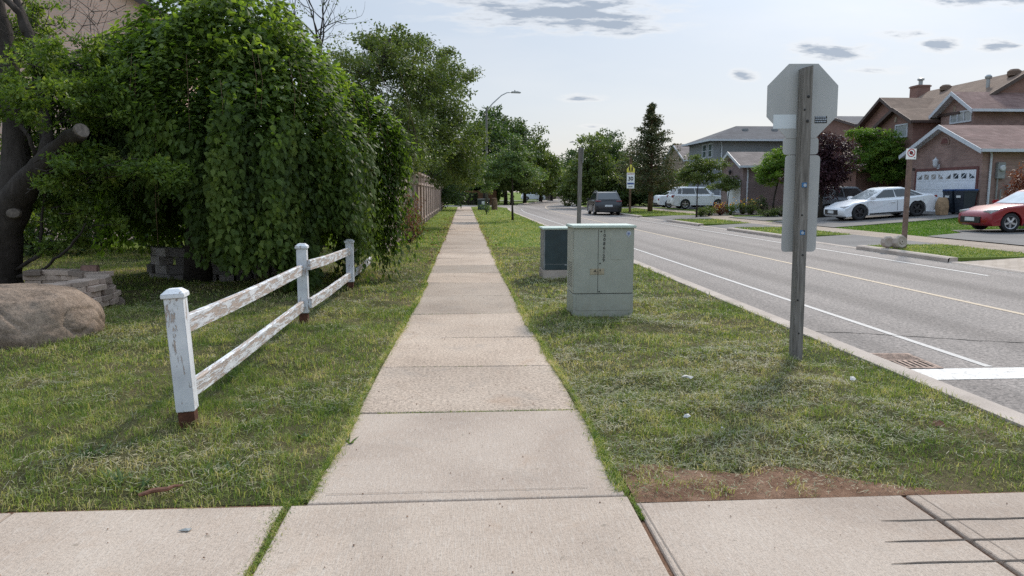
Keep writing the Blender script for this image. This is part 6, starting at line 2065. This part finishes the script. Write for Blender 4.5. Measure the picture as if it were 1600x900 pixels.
def gable_wing(root, x0, x1, y0, y1, zg, ze, zr, wall, roofm, front='x', oh=.35, trim='trim', walls=True, bargeboard=True, extend=0.0):
    """ridge along X when front == 'x' (gable faces the road)"""
    if front == 'x':
        c0, c1, a, b, ax = y0, y1, x0, x1, 'x'
    else:
        c0, c1, a, b, ax = x0, x1, y0, y1, 'y'
    cm = (c0 + c1) / 2
    if walls:
        MB().prism([(c0, zg), (c1, zg), (c1, ze - .14), (cm, zr - .14), (c0, ze - .14)], ax, a, b).build('wall', M[wall], root)
    mb = MB(); chevron(mb, c0, c1, ze, zr, a - oh, b + extend, ax, oh)
    mb.build('roof', M[roofm], root)
    if bargeboard:
        mb = MB(); chevron(mb, c0, c1, ze, zr, a - oh - .03, a - oh - .003, ax, oh + .02, .20, -.01)
        mb.build('bargeboard', M[trim], root)
        mb = MB(); chevron(mb, c0 + .01, c1 - .01, ze, zr, a - oh, a - .002, ax, oh - .02, .02, .123)
        mb.build('soffit', M[trim], root)
        p = (zr - ze) / (cm - c0)
        for c in (c0 - oh, c1 + oh):
            mb = MB()
            z = ze - oh * p
            s = -1 if c < cm else 1
            if ax == 'x': mb.box(a - oh, b + extend, min(c, c + s * .1) + s * .003, max(c, c + s * .1) + s * .003, z - .13, z + .0)
            else: mb.box(min(c, c + s * .1) + s * .003, max(c, c + s * .1) + s * .003, a - oh, b + extend, z - .13, z)
            mb.build('gutter', M[trim], root)


def window(root, face, u0, u1, z0, z1, off, mull=1, mat='glass', trim='trim', bar=0):
    """face 'x': plane X=off looking to -X, u is Y ; face 'y': plane Y=off looking to -Y, u is X"""
    def bx(mb, a, b, c, d, t0, t1):
        if face == 'x': mb.box(off - t1, off - t0, a, b, c, d)
        else: mb.box(a, b, off - t1, off - t0, c, d)
    f = .07
    mb = MB()
    bx(mb, u0 - f, u1 + f, z0 - f, z0, -.02, .05); bx(mb, u0 - f, u1 + f, z1, z1 + f, -.02, .05)
    bx(mb, u0 - f, u0, z0, z1, -.02, .05); bx(mb, u1, u1 + f, z0, z1, -.02, .05)
    for k in range(mull):
        m_ = u0 + (u1 - u0) * (k + 1) / (mull + 1)
        bx(mb, m_ - .03, m_ + .03, z0, z1, -.02, .04)
    if bar: bx(mb, u0, u1, (z0 + z1) / 2 - .02, (z0 + z1) / 2 + .02, -.018, .036)
    fr = mb.build('window', M[trim], root)
    mb = MB(); bx(mb, u0, u1, z0, z1, .003, .012)
    mb.build('pane', M[mat], fr)
    return fr


def downpipe(root, x, y, z0, z1, mat='trim'):
    MB().tube([(x, y, z0), (x, y, z1 - .3), (x - .05, y + .02, z1 - .05)], .05, 6).build('downpipe', M[mat], root)


def yX(px, X): return atX(px, 300, X).y


# --- right brown brick house
X0 = 22.5
ya, yb_ = yX(1531, X0), yX(1419, X0)
zg = float(fz(X0, (ya + yb_) / 2)) - .2
hA = thing('brick_house', 'brown brick house with red roofs and a white garage door', 'house', (0, 0, 0))
ze = atX(1530, 231, X0 - .3).z + .10; zr = atX(1468, 195, X0 - .35).z
gable_wing(hA, X0, 30, ya, yb_, zg, ze, zr, 'brick_brown', 'sh_red', 'x', .35)
# garage door
g0, g1 = yX(1524, X0), yX(1431, X0); gz1 = atX(1476, 266.5, X0).z; gz0 = zg + .23
MB().box(X0 - .035, X0 + .0, g0 - .13, g0, gz0, gz1 + .13).box(X0 - .035, X0, g1, g1 + .13, gz0, gz1 + .13).box(X0 - .035, X0, g0, g1, gz1, gz1 + .13).build('door_frame', M['soffit'], hA)
gd = MB()
for k in range(4):
    zz0 = gz0 + (gz1 - gz0) * k / 4; zz1 = gz0 + (gz1 - gz0) * (k + 1) / 4
    gd.box(X0 - .022, X0 - .002, g0 + .005, g1 - .005, zz0 + .008, zz1 - .008)
    gd.box(X0 - .012, X0 - .001, g0, g1, zz1 - .008, zz1 + .008 if k < 3 else zz1)
    if k < 3:
        for j in range(8):
            w = (g1 - g0) / 8; gd.box(X0 - .030, X0 - .022, g0 + w * j + .06, g0 + w * (j + 1) - .06, zz0 + .10, zz1 - .10)
gdo = gd.build('garage_door', M['gdoor'], hA)
zz0 = gz0 + (gz1 - gz0) * .80; zz1 = gz0 + (gz1 - gz0) * .92; w = (g1 - g0) / 8
for j in range(8):
    a, b = g0 + w * j + .10, g0 + w * (j + 1) - .10
    mb = MB(); q = j % 4
    hts = ((.25, 1), (1, .9), (.9, 1), (1, .25))[q]
    mb.prism([(a, zz0), (b, zz0), (b, zz0 + (zz1 - zz0) * hts[1]), ((a + b) / 2, zz0 + (zz1 - zz0) * (1.0 if q in (1, 2) else .62)), (a, zz0 + (zz1 - zz0) * hts[0])], 'x', X0 - .030, X0 - .023)
    pn = mb.build('door_light', M['glass'], gdo)
    MB().add([(X0 - .033, a, zz1 - .02), (X0 - .033, a + .03, zz1), (X0 - .033, b, zz0 + .02), (X0 - .033, b - .03, zz0)], [(0, 1, 2, 3)]).build('glazing_bar', M['gdoor'], pn)
# half round vent, lamp, number, meter, downpipe
yc = (ya + yb_) / 2; zc = atX(1473, 222, X0).z
mb = MB(); pts = [(yc - .36, zc - .12), (yc + .36, zc - .12)] + [(yc + .36 * math.cos(a), zc - .12 + .36 * math.sin(a)) for a in np.linspace(.15, math.pi - .15, 10)]
mb.prism(pts, 'x', X0 - .03, X0 - .002).build('gable_vent_surround', M['brick_brown'], hA)
pts = [(yc - .25, zc - .08), (yc + .25, zc - .08)] + [(yc + .25 * math.cos(a), zc - .08 + .25 * math.sin(a)) for a in np.linspace(.15, math.pi - .15, 10)]
MB().prism(pts, 'x', X0 - .045, X0 - .031).build('gable_vent', M['soffit'], hA)
p = atX(1468, 256, X0)
lm = MB().box(X0 - .08, X0 - .002, p.y - .06, p.y + .06, p.z - .25, p.z + .0).build('lamp_bracket', M['trim'], hA, bevel=.01)
MB().lathe([(.05, -.18), (.10, -.12), (.13, .12), (.14, .13), (.03, .24), (.02, .3)], 8, Matrix.Translation((X0 - .2, p.y, p.z + .02))).build('coach_lamp', M['trim'], lm)
p = atX(1428, 265, X0)
text('house_number', '332', .17, (X0 - .01, p.y, p.z), FACE_ROAD, M['ink'], hA, .004, bold=.006)
downpipe(hA, X0 + .35, ya - .07, zg + .2, ze - .1)
p = atX(1556, 281, X0 + 1.0)
MB().box(X0 + .62, X0 + .98, ya - .16, ya - .002, zg + 1.75, zg + 2.45).build('meter_box', M['cab_grey'], hA, bevel=.015)
MB().lathe([(.13, 0), (.13, .08), (.09, .1)], 14, Matrix.Translation((X0 + .8, ya - .16, zg + 2.2)) @ Matrix.Rotation(math.pi / 2, 4, 'X')).build('meter', M['lamp_clear'], hA)
MB().tube([(X0 + .7, ya - .08, zg), (X0 + .7, ya - .08, zg + 1.76)], .035, 6).tube([(X0 + .88, ya - .08, zg), (X0 + .88, ya - .08, zg + 1.3)], .03, 6).build('conduit', M['cab_grey'], hA)
MB().box(X0 + 1.15, X0 + 1.4, ya - .12, ya - .002, zg + 1.1, zg + 1.5).build('junction_box', M['cab_grey'], hA, bevel=.01)
# upper gabled wing
X1 = 25.0
y0, y1 = yX(1512, X1), yX(1462, X1)
ze2 = atX(1516, 167, X1 - .3).z + .12; zr2 = atX(1486, 144, X1 - .3).z
gable_wing(hA, X1, 36, y0, y1, 3.0, ze2, zr2, 'brick_brown', 'sh_red', 'x', .38)
zz = atX(1493, 191, X1).z; zt_ = atX(1493, 177, X1).z
w0, w1 = yX(1508, X1), yX(1478, X1)
window(hA, 'x', w0, w1, zz, zt_, X1, 2, 'curtain_glass')
p = atX(1492, 171, X1); MB().box(X1 - .03, X1 - .002, p.y - .1, p.y + .1, p.z - .2, p.z + .15).build('keystone', M['hedge_stone'], hA)
# recessed side part of the upper storey
MB().box(29, 36, y0 - 1.6, y0 - .002, 3.0, ze2 - .15).build('side_wall', M['brick_brown'], hA)
# --- main block with long ridge
XE, XR = 25.4, 28.6
yg0, yg1 = yX(1540, 26.5) - .0, yX(1440, 28.6)
yg0 = max(y0 + 1.0, 36.0)
zR = atX(1590, 112, XR).z
mb = MB(); zE = 5.75
hM = hA
chevron(mb, XE, 2 * XR - XE, zE, zR, yg0, yg1, 'y', .35)
mb.build('main_roof', M['sh_brown'], hM)
MB().prism([(XE, 2.5), (2 * XR - XE, 2.5), (2 * XR - XE, zE - .15), (XR, zR - .15), (XE, zE - .15)], 'y', yg0 + .2, yg1).build('main_wall', M['brick_dark'], hM)
mb = MB(); chevron(mb, XE, 2 * XR - XE, zE, zR, yg0 - .03, yg0 - .003, 'y', .37, .2, -.01); mb.build('bargeboard', M['trim_dark'], hM)
MB().box(XE - .47, XE - .353, yg0, yg1, zE - .35 * (zR - zE) / (XR - XE) - .13, zE - .35 * (zR - zE) / (XR - XE)).build('gutter', M['trim_dark'], hM)
window(hM, 'x', yX(1452, XE), yX(1439, XE), atX(1445, 211, XE).z, atX(1445, 190, XE).z, XE, 0, 'glass', 'trim', 1)
MB().box(XE - .06, XE - .003, yX(1436, XE) - .1, yX(1436, XE) + .35, atX(1445, 211, XE).z - .1, atX(1445, 190, XE).z + .3).build('shutter', M['trim_dark'], hM)
# flue and roof vents
p = atX(1543, 140, 27.4)
MB().tube([(27.4, p.y, p.z - .6), (27.4, p.y, p.z + .55)], .09, 10).lathe([(.15, 0), (.17, .12), (.1, .2)], 10, Matrix.Translation((27.4, p.y, p.z + .55))).lathe([(.2, 0), (.1, .12)], 10, Matrix.Translation((27.4, p.y, p.z - .15))).build('flue', M['galv'], hM)
for px, py in ((1478, 136), (1585, 112)):
    p = atX(px, py, XR - .3); MB().lathe([(.32, -.2), (.32, .02), (.2, .12), (.01, .15)], 12, Matrix.Translation((p.x, p.y, p.z))).build('roof_vent', M['sh_brown'], hM)
p = atX(1437, 152, XR)
ch = MB().box(XR - .4, XR + .4, p.y - .4, p.y + .45, 6.0, atX(1437, 134, XR).z).box(XR - .45, XR + .45, p.y - .45, p.y + .5, atX(1437, 137, XR).z, atX(1437, 135, XR).z).build('chimney', M['brick_dark'], hM)
MB().lathe([(.12, 0), (.12, .3), (.2, .32), (.2, .42), (.05, .5)], 10, Matrix.Translation((XR, p.y, atX(1437, 134, XR).z))).build('chimney_pot', M['galv'], ch)
# valley flashing strip on the main roof
def roof_strip(root, a, b, w, X_a, X_b, mat):
    A, B = atX(*a, X_a), atX(*b, X_b); d = (B - A).normalized(); s = Vector((0, 1, 0)).cross(d).normalized() * .0 + Vector((0, 1, 0)) * w
    MB().add([A - s + Vector((-.03, 0, .05)), A + s + Vector((-.03, 0, .05)), B + s + Vector((-.03, 0, .05)), B - s + Vector((-.03, 0, .05))], [(0, 1, 2, 3)]).build('valley_flashing', M['trim'], root)


# --- left neighbour of the pair
hB = thing('brick_house', 'dark brick house with a double front gable and chimney side, left of the white garage door house', 'house', (0, 0, 0))
hB['label'] = 'dark brick house with double front gable behind the bright green tree'
XB = 24.4
yb0, yb1 = yX(1418, XB), yX(1345, XB)
zrB = atX(1377, 152, XB - .35).z; zeB = atX(1344, 194, XB - .35).z + .1
gable_wing(hB, XB, 29.5, yb0 + .6, yb1, 0.2, zeB, zrB, 'brick_dark', 'sh_brown', 'x', .35, 'trim_dark')
q0, q1 = yX(1423, XB - .6), yX(1371, XB - .6)
gable_wing(hB, XB - .6, 26, q0 + .2, q1, 3.0, atX(1421, 184, XB - .9).z, atX(1396, 168, XB - .9).z, 'brick_dark', 'sh_brown', 'x', .3, 'trim_dark')
window(hB, 'x', yX(1411, XB - .6), yX(1394, XB - .6), atX(1402, 214, XB - .6).z, atX(1402, 197, XB - .6).z, XB - .6, 0, 'curtain_glass', 'trim')
p = atX(1400, 187, XB - .6); MB().box(XB - .63, XB - .602, p.y - .1, p.y + .1, p.z - .15, p.z + .15).build('keystone', M['hedge_stone'], hB)
MB().box(25.4, 33, yb1 - .1, yb1 + 4, 0, 5.6).build('rear_wall', M['brick_dark'], hB)
# garage wing of the neighbour, its side wall faces us
gy0 = 40.2; gx0_ = atY(1336, 300, gy0).x
MB().box(gx0_, XB - .605, gy0, gy0 + 5.2, .1, 3.05).build('garage_wall', M['brick_dark'], hB)
mb = MB(); mb.add([(gx0_ - .4, gy0 - .4, 2.95), (XB, gy0 - .4, 2.95), (XB, gy0 + 5.6, 2.95), (gx0_ - .4, gy0 + 5.6, 2.95), (gx0_ + 1.6, gy0 + 2.6, 4.3), (XB, gy0 + 2.6, 4.3), (gx0_ - .4, gy0 - .4, 3.07), (XB, gy0 - .4, 3.07), (XB, gy0 + 5.6, 3.07), (gx0_ - .4, gy0 + 5.6, 3.07)],
                  [(0, 3, 2, 1), (6, 7, 5, 4), (9, 6, 4), (8, 9, 4, 5), (0, 1, 7, 6), (1, 2, 8, 7), (2, 3, 9, 8), (3, 0, 6, 9), (7, 8, 5)])
mb.build('garage_roof', M['sh_brown'], hB)
# low grey roofed house beyond
hC = thing('far_house', 'low dark roofed house just left of the brick pair, behind the purple tree', 'house', (0, 0, 0))
p0_, p1_ = atY(1303, 193, 56), atY(1362, 193, 56)
gable_wing(hC, p0_.x, p1_.x + 3, 52.5, 60, .2, atY(1330, 193, 52.5).z, atY(1330, 181, 56).z, 'brick_dark', 'sh_grey', 'x', .3, 'trim_dark')

# --- grey sided house
hD = thing('sided_house', 'grey sided two storey house with hipped roof and a brick garage', 'house', (0, 0, 0))
XD = 20.6; yd0, yd1 = yX(1113, XD), yX(1091, XD)
xd1 = atY(1236, 300, yd0).x
zeD = atX(1113, 219, XD).z; zrD = atX(1148, 196, XD + 2.2).z
MB().box(XD, xd1, yd0, yd1 + 3, 0, zeD).build('wall', M['siding'], hD)
o_ = .5; y1_ = yd1 + 3
rl = (y1_ - yd0) / 2
r0x = atY(1150, 197, yd0 + rl).x; r1x = atY(1214, 197, yd0 + rl).x; zrD = atY(1150, 197, yd0 + rl).z
V = [(XD - o_, yd0 - o_, zeD - .12), (xd1 + o_, yd0 - o_, zeD - .12), (xd1 + o_, y1_ + o_, zeD - .12), (XD - o_, y1_ + o_, zeD - .12), (XD - o_, yd0 - o_, zeD + .03), (xd1 + o_, yd0 - o_, zeD + .03), (xd1 + o_, y1_ + o_, zeD + .03), (XD - o_, y1_ + o_, zeD + .03), (r0x, yd0 + rl, zrD), (r1x, yd0 + rl, zrD)]
MB().add(V, [(0, 3, 2, 1), (4, 5, 9, 8), (5, 6, 9), (6, 7, 8, 9), (7, 4, 8), (0, 1, 5, 4), (1, 2, 6, 5), (2, 3, 7, 6), (3, 0, 4, 7)]).build('roof', M['sh_grey'], hD)
MB().box(XD - o_ - .1, xd1 + o_, yd0 - o_ - .1, yd0 - o_ - .003, zeD - .12, zeD + .04).build('gutter', M['trim'], hD)
MB().box(XD - o_ - .1, XD - o_ - .003, yd0 - o_, y1_ + o_, zeD - .12, zeD + .04).build('gutter', M['trim'], hD)
for px in (1164, 1206, 1210):
    p = atY(px, 201 if px != 1206 else 211, yd0 + (2.2 if px != 1206 else 1.0)); MB().box(p.x - .25, p.x + .25, p.y - .25, p.y + .25, p.z - .5, p.z).build('roof_vent', M['cab_grey'], hD, bevel=.06)
for a, b in ((1101.5, 1096), (1110.5, 1105)):
    window(hD, 'x', yX(a, XD), yX(b, XD), atX(1102, 246, XD).z, atX(1102, 227, XD).z, XD, 0, 'glass', 'trim', 1)
downpipe(hD, atY(1127, 240, yd0).x, yd0 - .07, .2, zeD - .1)
XG = 18.2; y0g, y1g = yX(1160, XG), yX(1127, XG)
gable_wing(hD, XG, atY(1200, 300, y0g).x + 2, y0g, y1g, 0, atX(1160, 256, XG - .3).z + .05, atX(1142, 236.5, XG - .35).z, 'brick_mauve', 'sh_tan', 'x', .35)
gz = atX(1150, 281, XG).z
MB().box(XG - .03, XG - .002, yX(1157, XG), yX(1137, XG), .15, gz).build('garage_door', M['gdoor'], hD)
downpipe(hD, atY(1168, 270, y0g).x, y0g - .07, .2, 3.2)
p = atX(1144, 270, XG); MB().lathe([(.05, -.15), (.12, .1), (.02, .22)], 8, Matrix.Translation((XG - .15, p.y, p.z))).build('coach_lamp', M['black'], hD)
# tan roofed house beyond it
hE = thing('far_house', 'tan roofed house beyond the grey sided house, behind the spruce', 'house', (0, 0, 0))
p0_ = atY(1072, 248, 76); p1_ = atY(1092, 240, 76)
gable_wing(hE, p0_.x, p1_.x + 6, 76, 84, 0, p0_.z, atY(1085, 234, 80).z + .6, 'brick_tan', 'sh_tan', 'x', .3)
# pink brick house behind the garden
hP = thing('brick_house', 'pinkish brick gable end of a house behind the old tree', 'house', (0, 0, 0))
YP = 24.0
xr_ = atY(272, 30, YP).x; xl_ = xr_ - 9.0
zeP = atY(272, 28, YP).z; xm = (xl_ + xr_) / 2
MB().prism([(xl_, 0), (xr_, 0), (xr_, zeP - .1), (xm, zeP + 2.6), (xl_, zeP - .1)], 'y', YP, YP + 9).build('wall', M['brick_pink'], hP)
mb = MB(); chevron(mb, xl_, xr_, zeP, zeP + 2.75, YP - .3, YP + 9.3, 'y', .4); mb.build('roof', M['sh_brown'], hP)
mb = MB(); chevron(mb, xl_, xr_, zeP, zeP + 2.75, YP - .34, YP - .303, 'y', .42, .22, -.01); mb.build('bargeboard', M['trim_dark'], hP)
